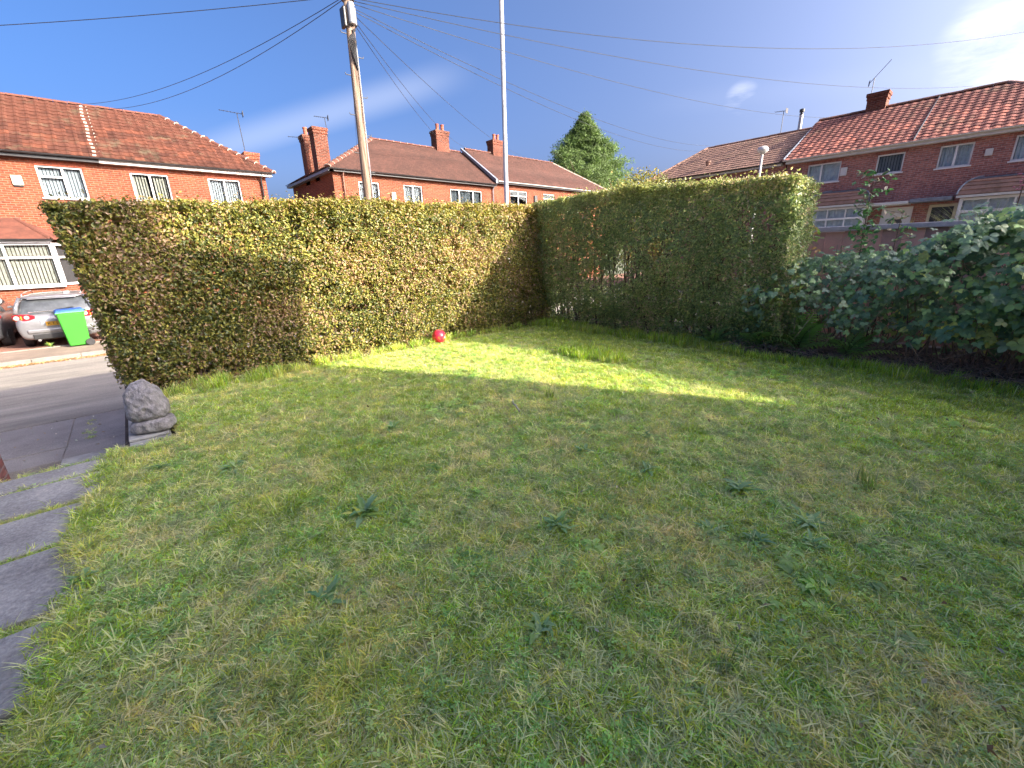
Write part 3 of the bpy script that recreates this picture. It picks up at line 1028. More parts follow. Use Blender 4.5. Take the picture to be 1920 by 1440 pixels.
def plaintile(name, c):
    m, nt, b = newmat(name)
    t = N(nt, 'ShaderNodeTexCoord'); sp = N(nt, 'ShaderNodeSeparateXYZ'); L(nt, t.outputs['Object'], sp.inputs[0])
    cb = N(nt, 'ShaderNodeCombineXYZ'); L(nt, sp.outputs['X'], cb.inputs['X']); L(nt, mathn(nt, 'MULTIPLY', sp.outputs['Z'], 1.7), cb.inputs['Y'])
    br = N(nt, 'ShaderNodeTexBrick'); L(nt, cb.outputs[0], br.inputs['Vector'])
    for k, v in (('Scale', 1.0), ('Brick Width', .165), ('Row Height', .11), ('Mortar Size', .008), ('Mortar Smooth', .4)): br.inputs[k].default_value = v
    br.inputs['Color1'].default_value = c + (1,); br.inputs['Color2'].default_value = tuple(x * .62 for x in c) + (1,); br.inputs['Mortar'].default_value = tuple(x * .45 for x in c) + (1,)
    n = N(nt, 'ShaderNodeTexNoise'); n.inputs['Scale'].default_value = .9; n.inputs['Detail'].default_value = 8; n.inputs['Roughness'].default_value = .72
    L(nt, t.outputs['Object'], n.inputs['Vector'])
    cc = mixc(nt, 1.0, br.outputs['Color'], ramp(nt, n.outputs['Fac'], [(.3, (.7, .7, .68)), (.55, (1, 1, 1)), (.75, (1.25, 1.2, 1.15))]), 'MULTIPLY')
    L(nt, cc, b.inputs['Base Color']); b.inputs['Roughness'].default_value = .9
    bp = N(nt, 'ShaderNodeBump'); bp.inputs['Strength'].default_value = .8; bp.inputs['Distance'].default_value = .02
    L(nt, mathn(nt, 'SUBTRACT', 1.0, br.outputs['Fac']), bp.inputs['Height']); L(nt, bp.outputs[0], b.inputs['Normal'])
    return m


M_plain = plaintile('plain clay tiles', (.105, .044, .031))
M_plain2 = plaintile('plain clay tiles warm', (.112, .047, .034))


def coursed_roof(parent, quad, n, mat, base_mat, name='roof'):
    """roof slope of real tile courses: quad = eaves-left, eaves-right, ridge-right, ridge-left"""
    a, b_, c_, d = [Vector(q) for q in quad]
    m_ = MB()
    nr = ((b_ - a).cross(d - a)).normalized()
    for j in range(n):
        t0, t1 = j / n, (j + 1.15) / n
        p0, p1 = a.lerp(d, t0), b_.lerp(c_, t0)
        q0, q1 = a.lerp(d, min(t1, 1)), b_.lerp(c_, min(t1, 1))
        m_.add([p0 + nr * .028, p1 + nr * .028, q1 + nr * .008, q0 + nr * .008, p0, p1], [(0, 1, 2, 3), (4, 5, 1, 0)])
    o = m_.build(name, mat, parent); o['kind'] = 'stuff'
    return o


rf = hip_roof(H2, -.3, 10.7, -.3, 7.3, ez + .02, 8.25 + zo, 4.0, 10.7, M_tile_under)
coursed_roof(rf, [(-.33, -.33, ez + .03), (10.7, -.33, ez + .03), (10.7, 3.5, 8.26 + zo), (4.0, 3.5, 8.26 + zo)], 40, M_plain, None, 'roof_tiling')
sd_ = coursed_roof(rf, [(-.33, 7.3, ez + .03), (-.33, -.33, ez + .03), (4.0, 3.5, 8.26 + zo), (4.0, 3.5, 8.26 + zo)], 40, M_plain, None, 'roof_tiling')
ridge_run(rf, (4.0, 3.5, 8.27 + zo), (10.6, 3.5, 8.27 + zo), M_tile_lr, .12, .45, M_mortar)
ridge_run(rf, (-.33, -.33, ez + .05), (4.0, 3.5, 8.27 + zo), M_tile_lr, .16, .45, M_mortar)
rf2 = hip_roof(H2, 10.705, 23.5, -.3, 7.3, ez2 + .02, 8.5 + zo, 10.95, 20.1, M_tile_under)
coursed_roof(rf2, [(10.72, -.33, ez2 + .03), (23.5, -.33, ez2 + .03), (20.1, 3.5, 8.51 + zo), (10.95, 3.5, 8.51 + zo)], 40, M_plain2, None, 'roof_tiling')
ridge_run(rf2, (11.0, 3.5, 8.52 + zo), (20.1, 3.5, 8.52 + zo), M_tile_lr, .12, .45, M_mortar)
ridge_run(rf2, (23.5, -.33, ez2 + .05), (20.1, 3.5, 8.52 + zo), M_mortar, .10, .45)
MB().add([(10.62, -.38, ez2 - .14), (10.62, 3.5, 8.5 + zo - .1), (10.62, 3.5, 8.56 + zo), (10.62, -.38, ez2 + .1), (10.78, -.38, ez2 - .14), (10.78, 3.5, 8.5 + zo - .1), (10.78, 3.5, 8.56 + zo), (10.78, -.38, ez2 + .1)],
         [(0, 3, 2, 1), (4, 5, 6, 7), (3, 7, 6, 2), (0, 4, 7, 3), (0, 1, 5, 4), (1, 2, 6, 5)]).build('verge_board', M_lead, rf2)
gutter(H2, -.3, 10.7, -.33, ez + .01); gutter(H2, 10.8, 23.4, -.33, ez2 + .01, M_fascia_w)
MB().box(-.25, 10.7, -.3, -.02, ez - .12, ez + .01).build('soffit', M_black, H2)
MB().box(10.72, 23.4, -.3, -.02, ez2 - .12, ez2 + .01).build('soffit', M_black, H2)
MB().box(-.3, -.02, -.3, 7.2, ez - .12, ez + .015).build('barge_board', M_lead, H2)
downpipe(H2, .5, 0, 0, ez, simple('brown pipe', (.22, .11, .08), .6)); downpipe(H2, 10.55, 0, 0, ez, M_lead)
chimney(H2, .0, .72, 1.9, 2.6, ez - .3, 8.05 + zo, M_brick_c)
chimney(H2, .0, .62, 3.6, 4.3, ez - .3, 8.0 + zo, M_brick_c, pots=((.25, 3.9),))
chimney(H2, 8.5, 9.5, 3.2, 3.9, 8.0 + zo, 9.35 + zo, M_brick_c, pots=((8.8, 3.5), (9.2, 3.5)))
chimney(H2, 13.4, 14.4, 3.2, 3.9, 8.2 + zo, 9.4 + zo, M_brick_c, pots=((13.75, 3.5), (14.1, 3.5)))
MB().box(3.15, 3.4, -.12, -.003, 4.3 + zo, 4.82 + zo).build('alarm_box', M_cream, H2, bevel=.02)
MB().box(14.45, 14.75, -.1, -.003, 4.85 + zo, 5.3 + zo).build('wall_lamp', M_black, H2, bevel=.02)

# ---- right-hand houses, facing the side street
H3 = empty('red_brick_house', (25, 8.05, GZ), 'dark red brick row with red pantile roof and white bays behind the fence', 'house', rz=R(-90))
# local x = 8.05 - Y ; local y = X - 25
def lx(Y): return 8.05 - Y


ez = 5.20 + zo
def wr(Y0, Y1, z0, z1): return (lx(Y0), lx(Y1), z0 + zo, z1 + zo)


w3 = [wr(7.17, 5.89, 4.14, 4.96), wr(4.64, 3.75, 4.22, 4.97), wr(2.72, 1.78, 4.18, 4.98), wr(.76, -.4, 4.15, 5.0)]
doors = [wr(4.1, 3.1, .2, 2.84), wr(2.62, 1.8, .2, 2.84)]
wl = MB()
rect_hole_wall(wl, -.02, 10.6, 0, ez, w3 + doors)
wl.box(-.02, 0, .001, 8, 0, ez); wl.box(10.58, 10.6, .001, 8, 0, ez); wl.box(0, 10.6, 7.98, 8, 0, ez)
wl.build('wall', M_brick_p, H3)
room_box(H3, .05, 10.5, .9, .95, 0, ez - .05)
window(H3, *w3[0], splits=(.42,), blind='net')
window(H3, *w3[1], blind='grey')
window(H3, *w3[2], splits=(.5,), blind='net')
window(H3, *w3[3], splits=(.5,), blind='net')
for a_ in w3:
    sc_ = MB(); x = a_[0] - .08
    while x < a_[1] + .06:
        sc_.box(x, x + .066, -.006, .02, a_[3] + .002, min(a_[3] + .215, ez - .02)); x += .076
    sc_.build('lintel', MATS.get('lintel dark') or simple('lintel dark', (.25, .10, .08), .9, var=.25, nscale=9), H3)
rf = hip_roof(H3, -.15, 10.8, -.32, 8.32, ez + .04, 7.6 + zo, -.05, 6.5, M_tile_under)
tile_roof(rf, H3, 'double', M_tile_r, -.15, 10.9, -.34, ez + .05, 4.3, 2.36, -.15, 6.5, .28, .29, 300)
ridge_run(rf, (-.1, 4.0, 7.62 + zo), (6.5, 4.0, 7.62 + zo), M_tile_b, .12, .42)
ridge_run(rf, (10.8, -.32, ez + .08), (6.5, 4.0, 7.62 + zo), M_tile_b, .12, .42)
MB().tube([(-.12, -.34, ez + .1), (-.12, 4.0, 7.6 + zo)], .05, 6).build('verge', M_lead, rf)
MB().tube([(lx(3.55), -.34, ez + .11), (lx(3.6), 4.0, 7.6 + zo + .06)], .03, 5).build('party_line', M_black, rf)
MB().box(0, 10.7, -.31, -.02, ez - .1, ez + .02).build('soffit', M_fascia_w, H3)
gutter(H3, -.1, 10.8, -.33, ez + .06, M_fascia_w)
chimney(H3, lx(6.2), lx(5.45), 3.7, 4.3, 7.2 + zo, 8.28 + zo, M_brick_c)
MB().box(lx(5.86), lx(5.62), -.09, -.003, 4.32 + zo, 4.66 + zo).build('meter_box', M_fascia_w, H3, bevel=.015)
MB().box(lx(1.45), lx(1.25), -.09, -.003, 4.42 + zo, 4.66 + zo).build('alarm_box', M_fascia_w, H3, bevel=.015)
for bi, (Ya, Yb, rt0, rt1) in enumerate(((6.62, 4.55, 6.05, 5.1), (1.72, -.35, 1.3, .1))):
    xa, xb = lx(Ya), lx(Yb)
    by = MB(); by.box(xa, xb, -.8, -.75, 0, 1.9 + zo); by.box(xa, xa + .05, -.75, 0, 0, 1.9 + zo); by.box(xb - .05, xb, -.75, 0, 0, 1.9 + zo)
    by.build('bay', M_brick_p, H3)
    window(H3, xa, xb, 1.9 + zo, 2.96 + zo, splits=(.36, .68), transoms=((0, .55), (1, .55), (2, .55)), y=-.82, t=.09, blind='net', mull=.05)
    for xs__ in (xa, xb):
        MB().box(xs__ - .02, xs__ + .02, -.75, -.01, 1.9 + zo, 2.96 + zo).build('bay_side', M_white, H3)
    # curved (ogee) tiled bay roof
    q = MB(); nseg = 6; ring = []
    for j in range(nseg + 1):
        t_ = j / nseg; c_ = 1 - (1 - t_) ** 1.0
        z_ = 3.06 + zo + .64 * math.sin(t_ * math.pi / 2)
        k_ = 1 - math.cos(t_ * math.pi / 2)
        ring.append([(xa - .12 + (lx(rt0) - xa + .12) * k_, -.95 + .94 * t_ ** 1.3, z_), (xb + .12 + (lx(rt1) - xb - .12) * k_, -.95 + .94 * t_ ** 1.3, z_)])
    for j in range(nseg):
        (a0, b0), (a1, b1) = ring[j], ring[j + 1]
        m_ = MB().add([Vector(a0) + Vector((0, -.02, .02)), Vector(b0) + Vector((0, -.02, .02)), b1, a1, a0, b0], [(0, 1, 2, 3), (4, 5, 1, 0)])
        m_.build('bay_tile_course' if j < 4 else 'lead_flashing', M_tile_b if j < 4 else M_lead, H3)
    q.add([r_[0] for r_ in ring] + [(xa - .12, -.01, 3.06 + zo)], [tuple(range(nseg + 2))])
    q.add([r_[1] for r_ in ring] + [(xb + .12, -.01, 3.06 + zo)], [tuple(range(nseg + 1, -1, -1))])
    q.build('bay_roof_side', M_tile_b, H3)
    MB().tube([Vector(r_[0]) + Vector((0, -.01, .02)) for r_ in ring], .035, 5).build('bay_hip', M_lead, H3)
    MB().tube([Vector(r_[1]) + Vector((0, -.01, .02)) for r_ in ring], .035, 5).build('bay_hip', M_lead, H3)
    MB().box(xa - .12, xb + .12, -.97, -.9, 2.97 + zo, 3.05 + zo).build('bay_fascia', M_fascia_w, H3)
MB().box(lx(4.47), lx(3.2), -.75, -.003, 2.9 + zo, 3.02 + zo).build('porch_canopy', M_fascia_w, H3, bevel=.02)
MB().box(lx(3.18), lx(1.95), -.75, -.003, 2.93 + zo, 3.08 + zo).build('porch_canopy', M_lead, H3, bevel=.02)
d1 = MB().box(doors[0][0], doors[0][1], .03, .08, .2 + zo, 2.84 + zo).build('front_door', M_white, H3)
for z_ in (.4, 1.3):
    MB().box(doors[0][0] + .2, doors[0][1] - .2, .015, .032, z_ + zo, z_ + .7 + zo).build('door_panel', M_white, d1, bevel=.01)
MB().add([(doors[0][0] + .25, .02, 2.2 + zo)] + [(doors[0][0] + .5 + .25 * math.cos(math.pi * i / 8), .02, 2.2 + zo + .22 * math.sin(math.pi * i / 8)) for i in range(8, -1, -1)], [tuple(range(10))]).build('fanlight', M_curtain, d1)
fr = MB(); a_, b__ = doors[1][0], doors[1][1]
fr.box(a_, a_ + .09, -.01, .06, .2 + zo, 2.84 + zo); fr.box(b__ - .09, b__, -.01, .06, .2 + zo, 2.84 + zo); fr.box(a_ + .09, b__ - .09, -.01, .06, 2.74 + zo, 2.84 + zo)
d2 = fr.build('front_door', M_cream, H3)
MB().box(a_ + .09, b__ - .09, .03, .06, .2 + zo, 2.74 + zo).build('door_leaf', M_black, d2)
for x_ in (.2, .46):
    MB().box(a_ + x_, a_ + x_ + .18, .018, .034, 2.3 + zo, 2.6 + zo).build('door_light', M_curtain, d2)

H4 = empty('low_brick_house', (25, 15.3, GZ), 'house with brown concrete tile roof joined left of the red pantile row', 'house', rz=R(-90))
wl = MB(); rect_hole_wall(wl, 0, 7.18, 0, ez - .02, [(3.3, 4.6, 3.6 + zo, 4.7 + zo)])
wl.box(0, .02, .001, 8, 0, ez - .02); wl.box(0, 7.18, 7.98, 8, 0, ez - .02)
wl.build('wall', M_brick_p, H4)
window(H4, 3.3, 4.6, 3.6 + zo, 4.7 + zo, splits=(.5,), blind='net')
rf = hip_roof(H4, -.3, 7.08, -.32, 8.32, ez, 7.3 + zo, 1.3, 7.08, M_tile_under)
tile_roof(rf, H4, 'flat', M_tile_b, -.3, 7.05, -.34, ez + .01, 4.3, 2.1, 1.3, 7.06, .33, .33, 0)
ridge_run(rf, (1.3, 4.0, 7.32 + zo), (7.0, 4.0, 7.32 + zo), M_tile_b, .11, .42)
ridge_run(rf, (-.3, -.34, ez + .03), (1.3, 4.0, 7.32 + zo), M_tile_b, .11, .42)
MB().box(-.3, 7.05, -.31, -.02, ez - .12, ez - .01).build('soffit', M_fascia_w, H4)
gutter(H4, -.3, 7.05, -.33, ez + .02, M_black)
MB().lathe((3.1, .45, ez + .55), [(.1, 0), (.1, .1), (.14, .12), (.14, .2)], 10).build('roof_vent', M_tile_b, rf)
fl = empty('metal_flue', (29, 9.05, 6.35), 'tall silver metal flue with black cap on the brown roof', 'flue')
MB().lathe((0, 0, 0), [(.09, 0), (.09, 1.72)], 12).build('pipe', M_galv, fl, smooth=False)
MB().lathe((0, 0, 1.72), [(.1, 0), (.1, .06), (.06, .07), (.06, .12), (.12, .13), (.12, .26), (.02, .3)], 12).build('cap', M_black, fl)

# aerials
aerial((5.82, 26.9, 5.6), 2.75, (-1, .1, .05), 'thin tv aerial on tall mast by chimney at right end of left house', tilt=-.05)
aerial((9.75, 25.9, 7.6), .95, (-1, .2, .02), 'tv aerial fixed to the nearer tall brick chimney', tilt=-.05, size=.7)
aerial((8.9, 27.8, 7.4), .45, (-1, .3, 0), 'small tv aerial on the farther tall brick chimney', n=4, tilt=-.1, size=.7)
aerial((17.6, 27.4, 8.9), .25, (-1, .2, 0), 'small tv aerial beside the two pot chimney on middle roof', n=4, tilt=-.1, size=.5)
aerial((29.0, 6.15, 8.0), 1.0, (.2, -.6, .8), 'large tilted tv aerial on chimney of the red tiled house', n=9, size=1.1, tilt=.02)
aerial((29.0, 9.95, 7.3), 1.15, (0, 1, .1), 'white tv aerial on mast beside the silver flue', n=5, size=.6, tilt=0)

# ---- the house behind the camera, whose shadow covers the lawn
H0 = empty('own_house', (1.33, -3.4, 0), 'unseen pale rendered house behind the lawn, its shadow over the garden', 'house')
wl = MB(); wl.box(-11, 5.58, 0, 8, -.05, 6.42)
wl.build('wall', M_render, H0)  # unseen walls given a pale finish to bounce light onto the garden
rfm = MB(); e_ = .25
rfm.add([(-11.2, -e_, 6.42), (5.60, -e_, 6.42), (5.60, 4.0, 9.07), (-11.2, 4.0, 9.07), (-11.2, 8 + e_, 6.42), (5.60, 8 + e_, 6.42),],
        [(0, 1, 2, 3), (3, 2, 5, 4), (0, 3, 4), (1, 5, 2), (0, 4, 5, 1)])
hr = tile_like = rfm.build('roof', M_plain, H0)
# note: local y runs towards the street (+Y), so the body lies at negative y
for o in (H0.children[0], hr):
    o.scale = (1, 1, 1)
for o in list(H0.children):
    for v in o.data.vertices: v.co.y = -v.co.y
    o.data.flip_normals()
c0 = chimney(H0, 4.10, 5.12, -2.6, -1.7, 6.3, 9.7, M_brick_c)

# ---- the neighbour's gable beyond the picture on the right, its roof slope throws the other shadow edge
HN = empty('neighbour_house', (7.29, -3.4, 0), 'brick house with steep gable standing out of the picture at right', 'house')
nb_ = MB(); g_ = [(0, -.05), (0, 2.35), (5.6, 8.28), (11.2, 2.35), (11.2, -.05)]
nb_.add([(x, 0, z) for x, z in g_] + [(x, -8, z) for x, z in g_], [(0, 4, 3, 2, 1), (5, 6, 7, 8, 9), (0, 1, 6, 5), (3, 4, 9, 8)])
nb_.build('wall', M_brick_o, HN)
rn = MB()
for sx_ in (0, 1):
    x0_, x1_ = (0 if sx_ == 0 else 11.2), 5.6
    rn.add([(x0_, .05, 2.36), (x1_, .05, 8.30), (x1_, -8.1, 8.30), (x0_, -8.1, 2.36), (x0_, .05, 2.42), (x1_, .05, 8.38), (x1_, -8.1, 8.38), (x0_, -8.1, 2.42)],
           [(0, 1, 2, 3), (7, 6, 5, 4), (0, 4, 5, 1), (3, 2, 6, 7), (0, 3, 7, 4)])
rn.build('roof', M_plain, HN)

# ------------------------------------------------------------------ street things
def carpaint(name, col, metal=.6):
    m, nt, b = newmat(name)
    b.inputs['Base Color'].default_value = col + (1,)
    b.inputs['Metallic'].default_value = metal
    b.inputs['Roughness'].default_value = .32
    b.inputs['Coat Weight'].default_value = .6
    b.inputs['Coat Roughness'].default_value = .06
    n = N(nt, 'ShaderNodeTexNoise'); n.inputs['Scale'].default_value = 4; n.inputs['Detail'].default_value = 6
    L(nt, ramp(nt, n.outputs['Fac'], [(.35, (.26,) * 3), (.7, (.42,) * 3)]), b.inputs['Roughness'])
    return m


M_silver = carpaint('silver paint', (.22, .22, .235), .55)
M_grey_car = carpaint('grey paint', (.12, .125, .14), .5)
M_red = simple('red lamp lens', (.4, .012, .02), .15, var=.05, coat=.5)
M_lens = simple('clear lamp lens', (.30, .30, .28), .15, var=.05, coat=.5)
M_orange = simple('orange lens', (.8, .18, .03), .2, var=.03)
M_plate = simple('yellow number plate', (.42, .22, .01), .4, var=.04)
M_ink = simple('black ink', (.01, .01, .01), .5, var=0)


def loft(stations, name, mat, parent, sub=1, close=True):
    """stations: list of (y, half profile [(x,z)...] bottom centre to top centre)"""
    vs = []; fs = []
    n = len(stations[0][1])
    ring = 2 * n - 2
    for y, pr in stations:
        full = [(x, z) for x, z in pr] + [(-x, z) for x, z in pr[-2:0:-1]]
        vs += [(x, y, z) for x, z in full]
    for i in range(len(stations) - 1):
        for k in range(ring):
            a = i * ring + k; b_ = i * ring + (k + 1) % ring
            fs.append((a, b_, b_ + ring, a + ring))
    fs.append(tuple(range(ring - 1, -1, -1))[::-1]); fs.append(tuple((len(stations) - 1) * ring + k for k in range(ring))[::-1])
    o = MB().add(vs, fs).build(name, mat, parent, smooth=True)
    import bmesh
    bm_ = bmesh.new(); bm_.from_mesh(o.data); bmesh.ops.recalc_face_normals(bm_, faces=bm_.faces); bm_.to_mesh(o.data); bm_.free()
    if sub:
        s = o.modifiers.new('sub', 'SUBSURF'); s.levels = sub; s.render_levels = sub
    return o


def estate_car(loc, rz, label, paint):
    root = empty('parked_car', loc, label, 'car', 'cars parked on the drive of the left house', rz)

    def pr(w, zb, z1, zm, zt, wt=.93):
        return [(0, zb), (w * .8, zb), (w * .95, zb + .08), (w, z1), (w * 1.0, zm), (w * wt, zt - .05), (w * wt * .9, zt), (0, zt + .02)]
    body = loft([(0.0, pr(.74, .36, .5, .66, .74)), (.03, pr(.84, .28, .5, .68, .88)), (.10, pr(.875, .23, .55, .72, .985)), (.35, pr(.905, .2, .5, .75, 1.0)),
                 (.9, pr(.91, .2, .5, .8, .99)), (2.4, pr(.91, .2, .5, .75, .95)), (3.4, pr(.91, .2, .5, .72, .93)), (4.1, pr(.89, .2, .5, .65, .84)), (4.6, pr(.78, .25, .45, .58, .68)), (4.75, pr(.6, .32, .42, .52, .56))], 'body', paint, root, 2)

    def gp(w, wr_, zb, zr): return [(0, zb), (w * .9, zb), (w, zb + .02), (w * .97, zb + (zr - zb) * .45), (wr_, zr - .06), (wr_ * .85, zr), (0, zr + .015)]
    loft([(.10, gp(.80, .76, .93, .98)), (.16, gp(.81, .72, .93, 1.12)), (.30, gp(.82, .66, .93, 1.40)), (.45, gp(.83, .64, .93, 1.455)), (1.6, gp(.84, .65, .92, 1.485)),
          (2.6, gp(.84, .63, .92, 1.46)), (3.3, gp(.82, .62, .92, 1.12)), (3.6, gp(.8, .7, .9, .95))], 'glasshouse', M_carglass_solid, root, 2)
    loft([(.26, [(0, 1.40), (.60, 1.37), (.66, 1.385), (.62, 1.43), (0, 1.455)]), (.36, [(0, 1.45), (.62, 1.42), (.67, 1.43), (.62, 1.475), (0, 1.495)]), (1.6, [(0, 1.45), (.62, 1.43), (.665, 1.44), (.6, 1.495), (0, 1.52)]),
          (2.5, [(0, 1.42), (.6, 1.40), (.65, 1.42), (.58, 1.465), (0, 1.485)])], 'roof_panel', paint, root, 1)
    for s in (-1, 1):
        MB().tube([(s * .80, .12, 1.0), (s * .755, .2, 1.2), (s * .66, .33, 1.43)], [.055, .05, .04], 8).build('pillar', paint, root, smooth=True)
        MB().tube([(s * .845, 1.3, .98), (s * .70, 1.25, 1.42)], .035, 6).build('pillar', paint, root, smooth=True)
        MB().tube([(s * .61, .5, 1.475), (s * .61, .62, 1.53), (s * .61, 2.2, 1.545), (s * .60, 2.4, 1.47)], .016, 6).build('roof_rail', M_chrome, root, smooth=True)
        # tail lamp: red wrap-round lens with pale rounds
        vs = []
        pts = [(.44, .026, .86, .93), (.55, .012, .82, .975), (.70, .025, .80, .99), (.83, .075, .81, .98), (.90, .17, .84, .965), (.93, .30, .88, .945)]
        for x, y, a_, b_ in pts: vs += [(s * x, y, a_), (s * x, y, b_), (s * x, y + .05, a_), (s * x, y + .05, b_)]
        fs = []
        for i in range(len(pts) - 1):
            k = i * 4
            fs += [(k, k + 4, k + 5, k + 1), (k + 1, k + 5, k + 7, k + 3), (k, k + 2, k + 6, k + 4)]
        fs += [(0, 1, 3, 2), (k + 4, k + 6, k + 7, k + 5)]
        tl = MB().add(vs, fs).build('tail_lamp', M_red, root)
        MB().lathe((s * .60, .012, .90), [(.055, 0), (.05, -.012), (0.001, -.016)], 14, 'y').build('lamp_lens', M_lens, tl)
        MB().lathe((s * .80, .052, .895), [(.062, .01), (.055, -.02), (0.001, -.026)], 14, 'y').build('lamp_lens', M_lens, tl)
        MB().box(s * .69, s * .72, .012, .03, .84, .95).build('indicator', M_orange, tl)
        for y in (.85, 3.75):
            w_ = MB().lathe((s * .80, y, .315), [(.2, -.1), (.30, -.1), (.318, -.07), (.318, .07), (.30, .1), (.2, .1)], 28, 'x').build('wheel', M_rubber, root, smooth=False)
            MB().lathe((s * .80, y, .315), [(.05, s * .07), (.19, s * .085), (.205, s * .1), (.19, s * .1), (.06, s * .09), (.001, s * .09)], 20, 'x').build('rim', M_galv, w_)
        MB().box(s * .93 - .06, s * .93 + .1, 2.95, 3.08, .95, 1.08).build('mirror', paint, root, bevel=.03)
    MB().box(-.60, .60, -.012, .03, .26, .42).build('bumper_insert', M_plastic_b, root, bevel=.03)
    MB().box(-.68, .68, -.035, .05, .44, .56).build('bumper', paint, root, bevel=.035, seg=3)
    MB().box(-.38, .38, .004, .03, .60, .79).build('plate_recess', M_lead, root, bevel=.01)
    pl = MB().box(-.27, .25, -.006, .012, .63, .745).build('number_plate', M_plate, root)
    cu = bpy.data.curves.new('plate_text', 'FONT'); cu.body = 'KT12 0E'; cu.size = .135; cu.align_x = 'CENTER'; cu.align_y = 'CENTER'; cu.extrude = .001; cu.materials.append(M_ink)
    to = bpy.data.objects.new('plate_text', cu); COL.objects.link(to); to.parent = pl
    bpy.context.view_layer.update()
    tm = bpy.data.meshes.new_from_object(to); COL.objects.unlink(to); bpy.data.objects.remove(to)
    to = bpy.data.objects.new('plate_text', tm); COL.objects.link(to); to.parent = pl
    if not tm.materials: tm.materials.append(M_ink)
    to.location = (-.01, -.008, .688); to.rotation_euler = (R(90), 0, 0); to.scale = (.95, .8, 1)
    MB().lathe((0, -.002, .87), [(.06, .02), (.06, -.004), (.05, -.01), (.001, -.012)], 18, 'y').build('badge', M_chrome, root)
    MB().tube([(-.55, .105, 1.03), (0, .085, 1.045), (.55, .105, 1.03)], .012, 5).build('trim', M_chrome, root)
    MB().tube([(0, .10, 1.06), (.38, .13, 1.10)], .012, 5).build('wiper', M_plastic_b, root)
    MB().box(-.5, .5, .20, .27, 1.375, 1.40).build('spoiler', paint, root, bevel=.01)
    MB().tube([(-.5, .05, .24), (-.5, -.01, .24)], .035, 10).build('exhaust', M_chrome, root)
    return root


M_carglass_solid = simple('dark car glass', (.05, .055, .06), .06, var=.2, coat=.8)
estate_car((-1.82, 18.02, GZ + .09), 0, 'silver estate car seen from behind, on the drive behind the green wheelie bin', M_silver)
estate_car((-3.98, 18.75, GZ + .09), R(-2), 'dark grey car at left edge, on the drive beside the silver estate', M_grey_car)

# wheelie bin
M_bin = simple('green bin plastic', (.03, .21, .018), .42, var=.05, nscale=3)
M_lid = simple('blue bin lid', (.02, .09, .36), .4, var=.06)
bn = empty('wheelie_bin', (-1.52, 17.72, GZ + .10), 'bright green wheelie bin with blue lid on the far pavement behind the silver car', 'bin', rz=R(8))
bb = MB()
bb.add([(-.22, -.22, .03), (.22, -.22, .03), (.22, .24, .03), (-.22, .24, .03), (-.29, -.29, .97), (.28, -.29, .97), (.28, .33, .97), (-.29, .33, .97)],
       [(0, 3, 2, 1), (4, 5, 6, 7), (0, 1, 5, 4), (1, 2, 6, 5), (2, 3, 7, 6), (3, 0, 4, 7)])
bb.build('bin_body', M_bin, bn, bevel=.03, seg=3)
MB().box(-.315, .30, -.315, .35, .955, .995).build('bin_rim', M_bin, bn, bevel=.012)
ld = MB(); ld.add([(-.32, -.32, .995), (.31, -.32, .995), (.31, .36, .995), (-.32, .36, .995), (-.27, -.27, 1.06), (.28, -.27, 1.075), (.28, .30, 1.075), (-.27, .30, 1.06)],
                  [(0, 3, 2, 1), (4, 5, 6, 7), (0, 1, 5, 4), (1, 2, 6, 5), (2, 3, 7, 6), (3, 0, 4, 7)])
ld.build('bin_lid', M_lid, bn, bevel=.015)
MB().tube([(.34, -.2, 1.0), (.34, .25, 1.0)], .015, 8).build('handle', M_bin, bn)
for y in (-.26, .28):
    w_ = MB().lathe((.22, y, .10), [(.06, -.025), (.095, -.025), (.10, -.015), (.10, .015), (.095, .025), (.06, .025)], 20, 'y').build('wheel', M_rubber, bn)
    MB().lathe((.22, y, .10), [(.058, -.02), (.058, .02)], 14, 'y').build('hub', M_galv, w_)

# telegraph pole
def polemat():
    m, nt, b = newmat('pole timber')
    t = N(nt, 'ShaderNodeTexCoord'); mpn = N(nt, 'ShaderNodeMapping'); mpn.inputs['Scale'].default_value = (14, 14, .8); L(nt, t.outputs['Object'], mpn.inputs[0])
    n = N(nt, 'ShaderNodeTexNoise'); n.inputs['Scale'].default_value = 2.2; n.inputs['Detail'].default_value = 8; L(nt, mpn.outputs[0], n.inputs['Vector'])
    L(nt, ramp(nt, n.outputs['Fac'], [(.3, (.07, .045, .03)), (.5, (.22, .15, .105)), (.72, (.36, .27, .20))]), b.inputs['Base Color'])
    b.inputs['Roughness'].default_value = .85
    bp = N(nt, 'ShaderNodeBump'); bp.inputs['Strength'].default_value = .5; bp.inputs['Distance'].default_value = .01
    L(nt, n.outputs['Fac'], bp.inputs['Height']); L(nt, bp.outputs[0], b.inputs['Normal'])
    return m


